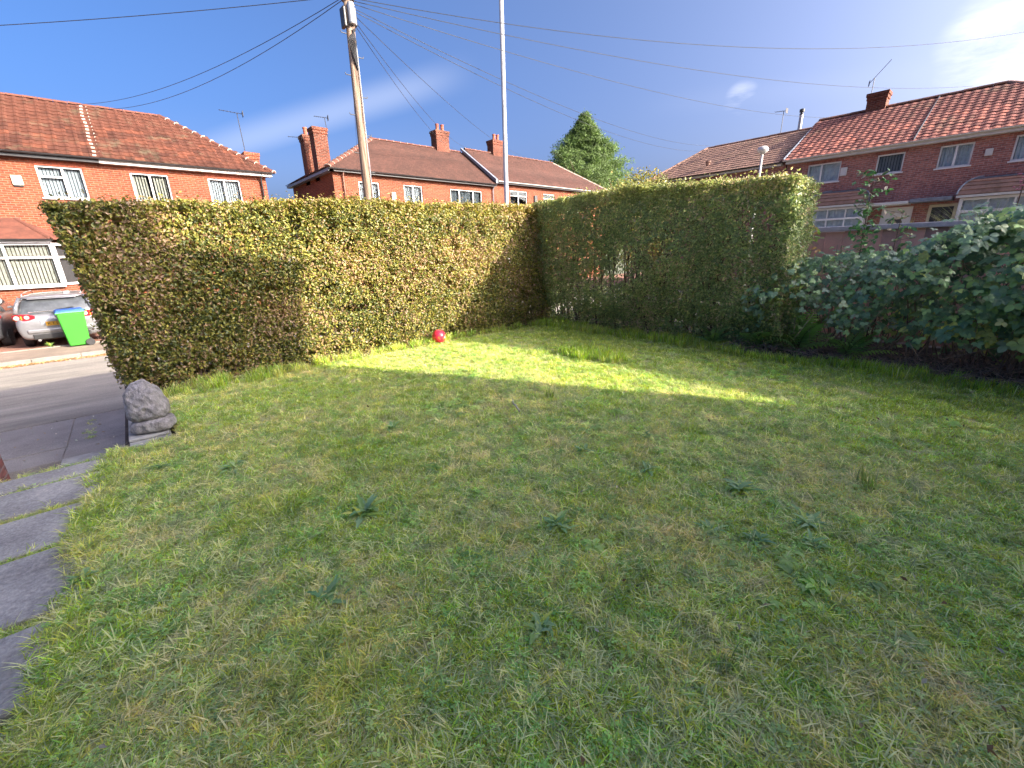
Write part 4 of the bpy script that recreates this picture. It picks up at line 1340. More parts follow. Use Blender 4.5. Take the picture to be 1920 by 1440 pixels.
M_pole = polemat()
tp = empty('telegraph_pole', (4.07, 9.14, GZ + .08), 'weathered timber telegraph pole with step irons and cables behind the hedge', 'pole')
ztop = 7.45; lean = Vector((.012, 0, 1))
MB().tube([(0, 0, 0), (lean.x * 3.5, 0, 3.5), (lean.x * ztop, 0, ztop)], [.115, .098, .072], 16).build('shaft', M_pole, tp, smooth=True)
for i in range(13):
    z = 2.65 + i * .335; s = -1 if i % 2 else 1
    if z > 6.6: break
    MB().tube([(lean.x * z + s * .09, 0, z), (lean.x * z + s * .19, -.0, z), (lean.x * z + s * .20, 0, z + .03)], .009, 6).build('step_iron', M_metal, tp)
zb_ = 6.3
MB().lathe((lean.x * 6.6 - .0, -.11, 6.47), [(.06, 0), (.065, .02), (.065, .30), (.055, .33)], 14).build('junction_box', M_galv, tp)
MB().box(-.06, .0, -.08, .10, 6.42, 6.74).build('cable_terminal', M_plastic_b, tp, bevel=.02)
MB().box(.15, .205, -.06, .08, 6.48, 6.78).build('cable_terminal', M_plastic_b, tp, bevel=.02)
tt = MB()
for i in range(6):
    tt.tube([(.08 + .01 * i, -.1, 6.4), (.1 - .03 * i, -.13, 6.2), (.09, -.1, 6.0 - .05 * i)], .012, 5)
tt.build('cable_bundle', M_plastic_b, tp)
cv = MB(); cv.tube([(.11, -.10, 6.2), (.085, -.118, 3.5), (.05, -.135, .1)], .010, 6); cv.build('riser_cable', M_lead, tp)
MB().lathe((lean.x * 6.95, 0, 6.86), [(.11, 0), (.12, .02), (.12, .07), (.11, .09)], 14).build('pole_ring', M_black, tp)
PT = Vector((4.07 + lean.x * 6.9, 9.14, GZ + .08 + 6.93))

# lamp column
lc = empty('lamp_column', (8.02, 9.25, GZ + .085), 'tall plain galvanised steel lamp column behind the hedge near the telegraph pole', 'street lamp')
MB().tube([(0, 0, 0), (0, 0, 1.3), (0, 0, 1.35), (0, 0, 8.6)], [.085, .085, .062, .052], 18).build('column', M_galv, lc, smooth=True)
MB().tube([(0, 0, 8.6), (0, .2, 8.85), (0, .8, 8.95)], .03, 10).build('arm', M_galv, lc, smooth=True)
MB().lathe((0, 1.1, 8.93), [(.05, -.32), (.12, -.2), (.14, 0), (.1, .2), (.03, .28)], 14, 'y').build('lamp_head', M_fascia_w, lc, smooth=True)
sl = empty('small_street_lamp', (20.0, 7.42, GZ), 'slim white street lamp with round head in front of the right hand houses', 'street lamp')
MB().tube([(0, 0, 0), (0, 0, 5.9)], [.07, .04], 10).build('column', M_fascia_w, sl, smooth=True)
MB().lathe((0, -.0, 5.86), [(.05, 0), (.13, .05), (.2, .12), (.21, .18), (.15, .27), (.03, .3)], 16).build('lamp_head', M_fascia_w, sl, smooth=True)

# overhead cables
M_cable = simple('black cable', (.02, .023, .032), .6, var=.1)


def cable(label, a, b_, sag, r_=.0062):
    a = Vector(a); b_ = Vector(b_); n = 26
    pts = [a.lerp(b_, t / n) - Vector((0, 0, sag * 4 * (t / n) * (1 - t / n))) for t in range(n + 1)]
    o = MB(PT).tube(pts, r_, 5).build('overhead_cable', M_cable)
    o.location = PT
    tag(o, label, 'cable', 'telephone cables fanning out from the pole')


def far(px_, py_, d):  # end point of a cable on a distant house, metres away
    v = ray(px_, py_); return CAM + v * (d / math.hypot(v.x, v.y))


cable('upper overhead cable from the pole to the left edge of the sky', PT + Vector((-.09, 0, -.02)), (-11.2, 22.0, 5.9), .35)
cable('cable running from the pole down onto the left roof, upper of the pair', PT + Vector((-.09, 0, -.04)), (-.65, 27.5, 7.80), .55)
cable('cable running from the pole down onto the left roof, lower of the pair', PT + Vector((-.09, .04, -.07)), (-.35, 27.4, 7.75), .72)
cable('cable leaving the pole top towards upper left out of the sky', PT + Vector((-.08, 0, .03)), (-6.0, -3.2, 6.0), .2)
cable('second cable leaving the pole towards upper left above the first', PT + Vector((-.08, 0, .06)), (-3.0, -3.2, 6.1), .2)
cable('short cable rising from the pole top towards the top edge', PT + Vector((.05, 0, .05)), (1.0, -3.2, 6.1), .15)
cable('cable rising right from the pole, lower of the two crossing top edge', PT + Vector((.08, 0, .02)), (24, -8.0, 9.2), .5)
cable('cable rising right from the pole, upper of the two crossing top edge', PT + Vector((.08, 0, .03)), (12, -9.0, 7.4), .35)
cable('long sagging cable crossing the whole sky to the right edge', PT + Vector((.09, 0, 0)), (29.5, -1.2, 9.4), 1.05)
cable('cable from the pole ending over the red pantile roof ridge', PT + Vector((.09, .02, -.03)), (29.0, 2.6, 7.75), .55)
cable('cable from the pole ending near the silver flue', PT + Vector((.09, .03, -.07)), (29.0, 7.6, 7.62), .45)
cable('cable from the pole to the brown low roof, upper of the pair', PT + Vector((.09, .04, -.13)), (28.9, 13.9, 7.42), .55)
cable('cable from the pole to the brown low roof, lower of the pair', PT + Vector((.09, .05, -.17)), (28.6, 14.3, 7.15), .60)
cable('cable from the pole to the right part of the middle roof', PT + Vector((.09, .07, -.2)), (26.6, 27.4, 8.6), .55)
cable('cable from the pole to the middle roof near its step, right of the pair', PT + Vector((.07, .09, -.24)), (20.6, 27.4, 8.62), .60)
cable('cable from the pole to the middle roof near its step, left of the pair', PT + Vector((.05, .1, -.27)), (19.3, 27.3, 8.35), .55)
cable('thin cable dropping straight behind the pole to the middle house', PT + Vector((-.02, .1, -.9)), (10.4, 24.0, 5.9), .1, .004)

# ------------------------------------------------------------------ trees and shrubs behind
def crown_leaves(P, Nn, cols, size, aspect=.5):
    V, F, C_ = leaves(P, Nn, size, cols, .2, aspect)
    return fast_mesh('crown', V, 3, C_, F)


def conifer(loc, h, rad, label):
    root = empty('conifer_tree', loc, label, 'tree')
    MB().tube([(0, 0, 0), (.1, 0, h * .5), (0, 0, h * .97)], [.35, .2, .03], 10).build('trunk', M_twig, root, smooth=True)
    P = []; Nn = []; Cc = []; br = MB()
    nb = 1700
    for i in range(nb):
        t = rng.uniform(0, 1) ** .75
        z = h * (.10 + .88 * t)
        prof = min(1, (1 - t) / .46) ** 1.0 * (1 - .25 * max(0, .3 - t))
        az = rng.uniform(0, 2 * math.pi)
        rr = rad * prof * rng.uniform(.66, 1.12) * (1 + .14 * math.sin(3 * az + z))
        tip = Vector((math.cos(az) * rr, math.sin(az) * rr, z + rr * .12 + .1))
        base_ = Vector((0, 0, z - rr * .2))
        if i % 12 == 0: br.tube([base_, tip], [.06, .01], 4)
        k = 64
        s = rng.uniform(.35, 1, k) ** .6
        pts = np.array(base_)[None] + (np.array(tip - base_))[None] * s[:, None]
        sp_ = .14 + .30 * (1 - s)
        pts = pts + rng.normal(size=(k, 3)) * sp_[:, None] * [1, 1, .9]
        P.append(pts); Nn.append(rng.normal(size=(k, 3)) * .8 + np.array([math.cos(az), math.sin(az), .5]))
        shade = rng.uniform(.7, 1.25)
        c = np.array([.10, .155, .05]) * shade
        Cc.append(np.tile(c, (k, 1)) * rng.uniform(.75, 1.3, (k, 1)))
    br.build('limb', M_twig, root)
    P = np.concatenate(P); Nn = np.concatenate(Nn); Cc = np.concatenate(Cc)
    link('crown', crown_leaves(P, Nn, Cc, rng.uniform(.14, .32, len(P)), .30), M_leaf_tree, root)


conifer((37.0, 30.6, GZ), 15.0, 5.4, 'large dense green conifer tree rising behind the hedge, right of middle roof')


def shrub(loc, rx, ry, h, n, cols, label, size=.07, name='garden_shrub', stems=8, cat='shrub'):
    root = empty(name, loc, label, cat)
    sm = MB(); P = []; 
    for i in range(stems):
        a = rng.uniform(0, 6.28); r_ = rng.uniform(.2, .9)
        tip = Vector((math.cos(a) * rx * r_, math.sin(a) * ry * r_, h * rng.uniform(.75, 1)))
        sm.tube([(0, 0, 0), tip * .5 + Vector((0, 0, h * .12)), tip], [.05, .03, .01], 5)
    sm.build('trunk', M_twig, root)
    nb = max(20, n // 60)
    for i in range(nb):
        a = rng.uniform(0, 6.28); rr = rng.uniform(0, 1) ** .5; zz = rng.uniform(.25, 1)
        k_ = math.sqrt(max(0.05, 1 - (zz - .45) ** 2 / .36))
        c = np.array([math.cos(a) * rx * rr * k_, math.sin(a) * ry * rr * k_, h * zz])
        P.append(c + rng.normal(size=(60, 3)) * [.22 * rx ** .5, .22 * ry ** .5, .2])
    P = np.concatenate(P)
    cc = np.array(cols)[rng.integers(0, len(cols), len(P))] * rng.uniform(.7, 1.35, (len(P), 1))
    link('crown', crown_leaves(P, rng.normal(size=P.shape) + [0, 0, .4], cc, rng.uniform(.7, 1.4, len(P)) * size), M_leaf_tree, root)


shrub((20.5, 13.4, GZ), 1.7, 1.7, 6.0, 5200, [(.2, .2, .05), (.28, .22, .06), (.12, .14, .04)], 'loose yellow leaved tree top above the hedge, left of brown roof', .13, 'small_tree', cat='tree')
shrub((24.0, 14.6, GZ), 1.6, 1.6, 6.3, 3600, [(.12, .15, .05), (.2, .17, .07)], 'thin greenish tree at the left end of the brown tiled roof', .13, 'small_tree', cat='tree')

# ------------------------------------------------------------------ hedges
def hedge(label, faces, n, palette, gaps=(), stems=(), size=(.030, .054), bulge=.075, dark=None, seedo=0, core=None):
    """faces: list of (corner00, corner10, corner11, corner01, weight, normal); leaves fill a shell under each face"""
    wts = np.array([f[4] for f in faces], float); wts /= wts.sum()
    Ps = []; Ns = []; Ds = []
    for f, w_ in zip(faces, wts):
        k = int(n * w_)
        c00, c10, c11, c01 = [np.array(q, float) for q in f[:4]]
        nn = np.array(f[5], float); nn /= np.linalg.norm(nn)
        u = rng.uniform(0, 1, k)[:, None]; v = rng.uniform(0, 1, k)[:, None]
        P = (c00 * (1 - u) + c10 * u) * (1 - v) + (c01 * (1 - u) + c11 * u) * v
        d = rng.exponential(.055, k); d = np.minimum(d, .32)
        dn = vnoise(P, 1.3, 21 + seedo) * bulge + vnoise(P, 5.0, 22 + seedo) * .035 + vnoise(P, 13.0, 23 + seedo) * .02
        out = (rng.uniform(0, 1, k) < (.05 if nn[2] > .5 else .02)) * rng.uniform(.02, .11 if nn[2] > .5 else .08, k)
        dn = dn * (.7 if nn[2] > .5 else 1.0); P = P + nn[None] * (dn - d + out)[:, None] + rng.normal(size=(k, 3)) * .012
        Ps.append(P); Ns.append(np.tile(nn, (k, 1))); Ds.append(d)
    P = np.concatenate(Ps); Nn = np.concatenate(Ns); D = np.concatenate(Ds)
    keep = P[:, 2] > -.02
    # thin patches
    for gx, gy, gz_, rx_, rz_, amt in gaps:
        q = ((P[:, 0] - gx) ** 2 + (P[:, 1] - gy) ** 2) / rx_ ** 2 + ((P[:, 2] - gz_) / rz_) ** 2
        keep &= ~((q < 1) & (rng.uniform(0, 1, len(P)) < amt * np.maximum(0, 1 - q) ** .5))
    low = P[:, 2] < .28 + .10 * vnoise(P, 3, 31)
    keep &= ~(low & (rng.uniform(0, 1, len(P)) < .22))
    holes = vnoise(P, 8.5, 41 + seedo) + .35 * vnoise(P, 2.2, 44 + seedo) > (.36 if seedo == 0 else .24)
    keep &= ~(holes & (D < .12) & (rng.uniform(0, 1, len(P)) < .85))
    P, Nn, D = P[keep], Nn[keep], D[keep]
    if core:
        k = int(n * core[2]); a_, b_ = np.array(core[0]), np.array(core[1])
        Q = rng.uniform(0, 1, (k, 3)) * (b_ - a_) + a_
        kk = np.ones(k, bool)
        for gx, gy, gz_, rx_, rz_, amt in gaps:
            q = ((Q[:, 1] - gy) ** 2) / rx_ ** 2 + ((Q[:, 2] - gz_) / rz_) ** 2
            kk &= ~((q < 1) & (rng.uniform(0, 1, k) < amt * np.maximum(0, 1 - q) ** .5))
        Q = Q[kk]; P = np.concatenate([P, Q]); Nn = np.concatenate([Nn, rng.normal(size=Q.shape)]); D = np.concatenate([D, np.full(len(Q), .3)])
    m_ = len(P)
    g = vnoise(P, 1.6, 51 + seedo) * .6 + vnoise(P, 6, 52 + seedo) * .4
    r_ = rng.uniform(0, 1, m_) + g * .36
    cols = np.zeros((m_, 3))
    tot = 0
    cols[:] = palette[-1][1]
    for th, c in reversed(palette):
        cols[r_ < th] = c
    cols *= rng.uniform(.72, 1.3, (m_, 1))
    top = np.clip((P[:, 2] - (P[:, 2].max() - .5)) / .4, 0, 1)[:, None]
    cols = cols * (1 - .3 * top) + np.array([.42, .32, .07]) * .3 * top if dark is None else cols  # leaves near the top tinted yellow to stand for light catching them
    nrm = Nn * .75 + rng.normal(size=(m_, 3)) * .62 + [0, 0, .25]
    V, F, C_ = leaves(P, nrm, rng.uniform(size[0], size[1], m_) * np.where(D > .16, 1.5, 1.0), cols, .3, .56)
    xs = [q[0] for f in faces for q in f[:4]]; ys = [q[1] for f in faces for q in f[:4]]
    root = empty('garden_hedge', ((min(xs) + max(xs)) / 2, (min(ys) + max(ys)) / 2, 0), label, 'hedge')
    V = V - np.array(root.location)
    link('foliage', fast_mesh('foliage', V, 3, C_, F), M_leaf_hedge, root)
    return root


HB = 7.2
Lf = []
# front face in three height bands so that it bulges slightly over its foot
zz = [0.0, .55, 1.25, 2.28]; fy = [6.46, 6.36, 6.28, 6.33]; xl = [-.28, -.30, -.36, -.49]
for i in range(3):
    zt0 = zz[i]; zt1 = zz[i + 1]
    if i < 2:
        Lf.append(((xl[i], fy[i], zt0), (6.75, fy[i], zt0), (6.75, fy[i + 1], zt1), (xl[i + 1], fy[i + 1], zt1), 6.9 * (zt1 - zt0) * 1.05, (0, -1, 0)))
        Lf.append(((xl[i], fy[i], zt0), (xl[i], HB, zt0), (xl[i + 1], HB, zt1), (xl[i + 1], fy[i + 1], zt1), .8 * (zt1 - zt0), (-1, 0, 0)))
    else:
        Lf.append(((xl[2], fy[2], zt0), (2.0, fy[2], zt0), (2.0, fy[3], 2.22), (xl[3], fy[3], 2.06), 2.4 * .95, (0, -1, 0)))
        Lf.append(((2.0, fy[2], zt0), (6.75, fy[2], zt0), (6.75, fy[3], 2.36), (2.0, fy[3], 2.22), 4.9 * 1.08, (0, -1, 0)))
        Lf.append(((xl[2], fy[2], zt0), (xl[2], HB, zt0), (xl[3], HB, 2.06), (xl[3], fy[3], 2.06), .8 * .9, (-1, 0, 0)))
Lf.append(((-.49, 6.33, 2.06), (2.0, 6.33, 2.22), (2.0, HB, 2.22), (-.49, HB, 2.06), 2.5 * .8, (0, 0, 1)))
Lf.append(((2.0, 6.33, 2.22), (7.2, 6.33, 2.36), (7.2, HB, 2.36), (2.0, HB, 2.22), 5.0 * .8, (0, 0, 1)))
Lf.append(((-.4, HB, .0), (7.2, HB, 0), (7.2, HB, 2.33), (-.49, HB, 2.1), 9, (0, 1, 0)))
pal_l = [(.22, (.10, .125, .038)), (.46, (.22, .235, .055)), (.70, (.37, .335, .08)), (.87, (.34, .235, .12)), (1.3, (.45, .31, .20))]
hedgeL = hedge('long clipped privet hedge with sunlit yellow green face, running along the street', Lf, 190000, pal_l, core=((-.25, 6.55, 0), (7.0, 7.05, 2.15), .2))
sm = MB(hedgeL.location)
for i in range(60):
    x = rng.uniform(-.25, 6.6); y = rng.uniform(6.5, 7.0)
    sm.tube([(x, y, 0), (x + rng.normal() * .08, y + rng.normal() * .06, .7), (x + rng.normal() * .2, y + rng.normal() * .12, 1.5), (x + rng.normal() * .25, y + rng.normal() * .15, 2.0)], [.02, .014, .009, .004], 5)
sm.build('stem', M_twig, hedgeL)

Rf = []
zz = [0.0, .6, 1.3]; fx = [6.86, 6.55, 6.33, 6.30]
for i in range(2):
    Rf.append(((fx[i], 1.75, zz[i]), (fx[i], 6.7, zz[i]), (fx[i + 1], 6.7, zz[i + 1]), (fx[i + 1], 1.75, zz[i + 1]), 5 * .68, (-1, 0, .1)))
Rf.append(((fx[2], 1.85, 1.3), (fx[2], 4.4, 1.3), (fx[3], 4.4, 2.46), (fx[3], 1.9, 2.28), 2.5 * 1.05, (-1, 0, 0)))
Rf.append(((fx[2], 4.4, 1.3), (fx[2], 6.7, 1.3), (fx[3], 6.6, 2.34), (fx[3], 4.4, 2.46), 2.2 * 1.1, (-1, 0, 0)))
Rf.append(((6.3, 1.9, 2.28), (7.25, 1.9, 2.28), (7.25, 4.4, 2.46), (6.3, 4.4, 2.46), 2.5, (0, 0, 1)))
Rf.append(((6.3, 4.4, 2.46), (7.25, 4.4, 2.46), (7.25, 7.2, 2.36), (6.3, 6.9, 2.36), 2.6, (0, 0, 1)))
Rf.append(((6.35, 1.85, .3), (7.3, 1.85, .3), (7.25, 1.9, 2.28), (6.3, 1.9, 2.28), 1.9, (0, -1, 0)))
Rf.append(((7.3, 1.85, 0), (7.3, 7.2, 0), (7.25, 7.2, 2.3), (7.25, 1.9, 2.3), 4.5, (1, 0, 0)))
pal_r = [(.34, (.21, .28, .13)), (.64, (.32, .40, .17)), (.82, (.45, .49, .22)), (.96, (.55, .48, .29)), (1.4, (.60, .47, .36))]
gaps = [(6.5, 4.35, 1.25, .42, .42, .93), (6.9, 4.35, 1.25, .5, .42, .97), (7.2, 4.35, 1.25, .5, .45, .97), (6.5, 4.9, .95, .30, .25, .85), (7.2, 4.9, .95, .4, .3, .95), (6.5, 3.7, 1.45, .25, .3, .8), (7.2, 3.7, 1.45, .25, .25, .8),
        (6.5, 2.5, 1.8, .2, .25, .6), (7.2, 2.5, 1.8, .3, .3, .9), (6.6, 6.0, .25, .5, .28, .85), (6.6, 5.6, .8, .25, .2, .7), (7.2, 5.6, .8, .3, .3, .9)]
hedgeR = hedge('darker shaded hedge at right angles to the street hedge, with thin see through patches', Rf, 135000, pal_r, gaps, seedo=5, bulge=.09, core=((6.65, 2.0, 0), (7.1, 6.6, 2.2), .10))
sm = MB(hedgeR.location)
for i in range(70):
    x = rng.uniform(6.7, 7.1); y = rng.uniform(1.9, 6.6)
    sm.tube([(x + .1, y, 0), (x + rng.normal() * .05, y + rng.normal() * .05, .7), (x + rng.normal() * .1, y + rng.normal() * .1, 1.5), (x + rng.normal() * .15, y + rng.normal() * .2, 2.1)], [.02, .014, .009, .004], 5)
for i in range(60):
    x = rng.uniform(6.75, 7.05); y = 4.3 + rng.normal() * .35
    sm.tube([(x, y, .2), (x + rng.normal() * .04, y + rng.normal() * .05, 1.0), (x + rng.normal() * .06, y + rng.normal() * .07, 1.9)], [.008, .006, .004], 4)
sm.build('stem', M_twig, hedgeR)

# low retaining wall and coping at the hedge end
rw = empty('retaining_wall', (-.15, 6.0, GZ), 'low concrete retaining wall edging the steps under the stone ornament and hedge', 'wall')
MB(rw.location).box(-.31, -.02, 4.56, 7.30, GZ + .02, .0).build('wall', M_conc, rw, bevel=.01)
MB(rw.location).box(-.31, -.03, 4.68, 5.6, .0005, .03).build('coping', M_conc, rw, bevel=.012)
MB(rw.location).box(-.02, 7.4, 7.205, 7.295, GZ + .1, .06).build('wall', M_brick_o, rw)
gp = empty('brick_pier', (-1.32, 5.1, GZ), 'dark red brick pier at the left picture edge beside the steps', 'pier')
MB((-1.32, 5.1, GZ)).box(-1.5, -1.14, 4.95, 5.3, GZ + .02, .07).build('pier', M_brick_p, gp, bevel=.01)
MB((-1.32, 5.1, GZ)).box(-1.53, -1.11, 4.92, 5.33, .071, .12).build('cap', M_conc, gp, bevel=.012)

# stone ornament: a worn, roughly carved block on a rounded plinth
def ornament():
    import bmesh
    root = empty('stone_ornament', (-.12, 4.84, .028), 'weathered grey carved stone ornament on the low wall at hedge end', 'ornament', rz=R(-20))
    root.scale = (.80, .80, 1.0)

    def rock(name, z0, z1, prof, seed, lean_=(0, 0)):
        bm_ = bmesh.new(); bmesh.ops.create_icosphere(bm_, subdivisions=5, radius=1)
        for v in bm_.verts:
            p = v.co
            # squarish in plan
            a = math.atan2(p.y, p.x); q = (abs(math.cos(a)) ** 3.2 + abs(math.sin(a)) ** 3.2) ** (-1 / 3.2)
            t = p.z * .5 + .5; pe = math.sqrt(max(0, 1 - abs(p.z) ** 5))
            k = np.interp(t, [x[0] for x in prof], [x[1] for x in prof])
            hr_ = math.hypot(p.x, p.y); sc_ = (pe * q) / max(hr_, 1e-5) if hr_ > 1e-4 else 0
            v.co = Vector((p.x * sc_ * k + lean_[0] * t, p.y * sc_ * k * .9 + lean_[1] * t, z0 + (z1 - z0) * t))
        P = np.array([v.co for v in bm_.verts])
        d = vnoise(P, 9, seed) * .016 + vnoise(P, 24, seed + 1) * .008 + vnoise(P, 60, seed + 2) * .004
        bm_.normal_update()
        for v, dd in zip(bm_.verts, d): v.co += v.normal * dd
        if name == 'carved_block':
            for v in bm_.verts:   # eye-like hollows and a worn ledge
                for c_, r_, dp in (((-.10, -.10, .33), .035, .03), ((.07, -.14, .28), .04, .025), ((0.02, -.15, .20), .05, .018)):
                    dd = (v.co - Vector(c_)).length
                    if dd < r_: v.co -= v.normal * dp * (1 - dd / r_)
        me = bpy.data.meshes.new(name); bm_.to_mesh(me); bm_.free()
        link(name, me, M_stone, root, smooth=True)
    rock('plinth', 0.0, .13, [(0, .19), (.5, .20), (1, .185)], 3)
    rock('carved_block', .085, .46, [(0, .15), (.12, .185), (.4, .185), (.7, .145), (1, .10)], 9, (-.045, .02))


ornament()

# fence of upright boards with a pale rail on top
fn = empty('board_fence', (8.6, -.2, 0), 'pinkish board fence with grey capping rail behind the brambles at right', 'fence')
M_board = tilemat('pink weathered board', (.78, .46, .40), .12)
M_rail = simple('grey capping', (.55, .49, .50), .7, var=.15, nscale=6)
y = 2.52
while y > -3.2:
    w_ = .235
    o = MB((8.6, -.2, 0)).box(8.60, 8.625 + .0, y - w_ + .003, y, .02, 1.66 + .0).build('board', M_board, fn, bevel=.004)
    o.location = (random.uniform(-.006, .006), 0, random.uniform(-.006, .004))
    y -= w_
MB((8.6, -.2, 0)).box(8.54, 8.70, -3.2, 2.56, 1.662, 1.735).build('rail', M_rail, fn, bevel=.01)
for y in (2.5, .7, -1.1, -2.9):
    MB((8.6, -.2, 0)).box(8.63, 8.73, y - .05, y + .05, 0, 1.66).build('post', M_board, fn, bevel=.006)

# red football by the hedge
def ball():
    m, nt, b = newmat('red ball')
    t = N(nt, 'ShaderNodeTexCoord')
    vo = N(nt, 'ShaderNodeTexVoronoi'); vo.inputs['Scale'].default_value = 9; L(nt, t.outputs['Object'], vo.inputs['Vector'])
    n = N(nt, 'ShaderNodeTexNoise'); n.inputs['Scale'].default_value = 8; L(nt, t.outputs['Object'], n.inputs['Vector'])
    c = mixc(nt, ramp(nt, n.outputs['Fac'], [(.5, (0, 0, 0)), (.58, (1, 1, 1))]), (.62, .02, .05), (.75, .14, .04))
    c = mixc(nt, ramp(nt, vo.outputs['Distance'], [(.0, (1, 1, 1)), (.14, (0, 0, 0))], 'CONSTANT'), c, (.75, .45, .5))
    L(nt, c, b.inputs['Base Color']); b.inputs['Roughness'].default_value = .35
    import bmesh
    bm_ = bmesh.new(); bmesh.ops.create_icosphere(bm_, subdivisions=4, radius=.118)
    me = bpy.data.meshes.new('football'); bm_.to_mesh(me); bm_.free()
    o = link('football', me, m, smooth=True, loc=(3.77, 6.22, .125), rot=(.3, .5, .2))
    tag(o, 'red football with pale marks lying at the foot of the sunlit hedge', 'ball')
    # pressed panel seams
    s = MB()
    for k in range(3):
        ax = [Vector((1, 0, 0)), Vector((0, 1, 0)), Vector((0, 0, 1))][k]; u = ax.orthogonal().normalized(); w_ = ax.cross(u)
        s.tube([(u * math.cos(t * .2617) + w_ * math.sin(t * .2617)) * .118 for t in range(25)], .0022, 4, False)
    s.build('seam', M_black, o)


ball()

# dark rounded object near the fence end
dk = MB((7.9, 2.3, 1.35))
bs = tag(link('black_lump', MB().lathe((0, 0, 0), [(.02, .0), (.10, .02), (.14, .10), (.13, .2), (.09, .27), (.03, .3)], 14).mesh('black_lump'), M_plastic_b, smooth=True, loc=(7.95, 2.4, 1.60)), 'small rounded black lump on a post between hedge end and fence', 'lump')
tag(MB().box(7.88, 8.02, 2.34, 2.46, 0, 1.61).build('timber_post', M_board), 'short timber post under the black lump at hedge end', 'post')

# ------------------------------------------------------------------ brambles, ferns, weeds
def leaf_geo(ln, wd, seg=4, arch=.3, fold=.2, col=(.05, .1, .03), lobes=0, droop=0):
    """broad leaf along +Y from the origin: vertex and quad lists"""
    vs = []; fs = []
    for i in range(seg + 1):
        t = i / seg
        w = wd * .5 * max(.04, math.sin(math.pi * min(1, t * .93 + .05)) ** .75)
        if lobes: w *= 1 + lobes * (1 if i % 2 else -1)
        y = ln * t; z = ln * (arch * t - (arch + droop) * t * t)
        vs += [(-w, y, z + w * fold), (0, y, z), (w, y, z + w * fold)]
    for i in range(seg):
        k = i * 3
        fs += [(k, k + 1, k + 4, k + 3), (k + 1, k + 2, k + 5, k + 4)]
    return np.array(vs), fs, np.tile(np.array(col), (len(vs), 1))


class Soup:
    def __init__(s): s.V = []; s.F = []; s.C = []; s.n = 0

    def add(s, vs, fs, cs, M=None, tint=1.0):
        if M is not None:
            A = np.array(M.to_3x3()); vs = vs @ A.T + np.array(M.translation)
        s.V.append(vs); s.F += [tuple(i + s.n for i in f) for f in fs]; s.C.append(cs * tint); s.n += len(vs)

    def mesh(s, name, mat=None):
        V = np.concatenate(s.V); me = bpy.data.meshes.new(name)
        me.from_pydata(V.tolist(), [], s.F)
        at = me.color_attributes.new('col', 'FLOAT_COLOR', 'POINT')
        c = np.ones((len(V), 4), np.float32); c[:, :3] = np.concatenate(s.C)
        at.data.foreach_set('color', c.ravel())
        if mat: me.materials.append(mat)
        me.update(); return me


def euler_m(loc, rx, ry, rz, s=1.0):
    return Matrix.Translation(loc) @ Matrix.Rotation(rz, 4, 'Z') @ Matrix.Rotation(ry, 4, 'Y') @ Matrix.Rotation(rx, 4, 'X') @ Matrix.Scale(s, 4)


def compound_leaf(nl, s, cols):
    """bramble leaf: three or five toothed oval leaflets on a stalk, facing +Z, tip towards +Y"""
    so_ = Soup()
    angs = [0, 62, -62] if nl == 3 else [0, 50, -50, 108, -108]
    for i, a in enumerate(angs):
        c = cols[i % len(cols)]
        v, f, cc = leaf_geo(s * (1 if i == 0 else .86), s * .72, 5, .10, .16, c, .04, .12)
        off = .30 * s if i == 0 else .06 * s
        so_.add(v, f, cc, Matrix.Rotation(R(a), 4, 'Z') @ Matrix.Translation((0, off, 0)), random.uniform(.85, 1.15))
    tb = MB().tube([(0, -.35 * s, -.03), (0, 0, 0), (0, .3 * s, .0)], .0035, 3)
    so_.add(np.array([tuple(v) for v in tb.v]), tb.f, np.tile([.22, .16, .09], (len(tb.v), 1)))
    return so_


pal_b = [[(.22, .33, .18)], [(.28, .42, .18)], [(.17, .27, .17)], [(.36, .48, .18)], [(.58, .58, .20)], [(.36, .44, .32)]]
bvar = []
for i in range(6):
    bvar.append(compound_leaf(3 if i % 2 else 5, .075 + .012 * (i % 3), pal_b[i]).mesh('leaf', M_leaf_bramble))


def bram_top(Y):
    return float(np.interp(Y, [-3.5, -.6, .1, .45, .8, 1.3, 1.9, 2.4], [1.1, 1.25, 1.78, 1.62, 1.40, 1.36, 1.30, 1.0]))


def bram_front(Y, z):
    b0 = float(np.interp(Y, [-3.5, -.6, .5, 1.5, 2.4], [6.75, 6.85, 7.0, 7.1, 7.15]))
    t = z / bram_top(Y)
    return b0 - .62 * math.sin(min(1, max(0, t)) * math.pi * .72)


bramble = empty('bramble_bush', (7.4, .4, 0), 'sprawling dark green bramble thicket with arching canes in front of the board fence', 'bush')
cand = []
rb = random.Random(11)
for i in range(8200):
    Y = rb.uniform(-3.4, 2.35); tp_ = bram_top(Y)
    if rb.random() < .62:
        z = tp_ * rb.uniform(.16, 1.0) ** .8; X = bram_front(Y, z) + rb.gauss(.08, .20) + .10 * math.sin(Y * 7 + z * 5)
        if z < .5 and rb.random() < .55: continue
        nrm = Vector((-.75, rb.gauss(-.1, .35), .75))
    else:
        z = tp_ - abs(rb.gauss(0, .12)) + (rb.random() < .12) * rb.uniform(.02, .22); X = bram_front(Y, z) + rb.uniform(0, 1.5); z -= .10 * math.sin(X * 4 + Y * 3) ** 2
        nrm = Vector((-.3, rb.gauss(0, .3), 1.0))
    if Y > 1.3 and z < .75 and rb.random() < .6: continue     # ferns stand here
    hole = math.sin(Y * 5.3 + 1) * math.sin(z * 6.1) + .5 * math.sin(Y * 11 + z * 9)
    if hole > .55: X += rb.uniform(.2, .5)
    if z < .42 and rb.random() < .5: continue
    cand.append((X, Y, z, nrm))
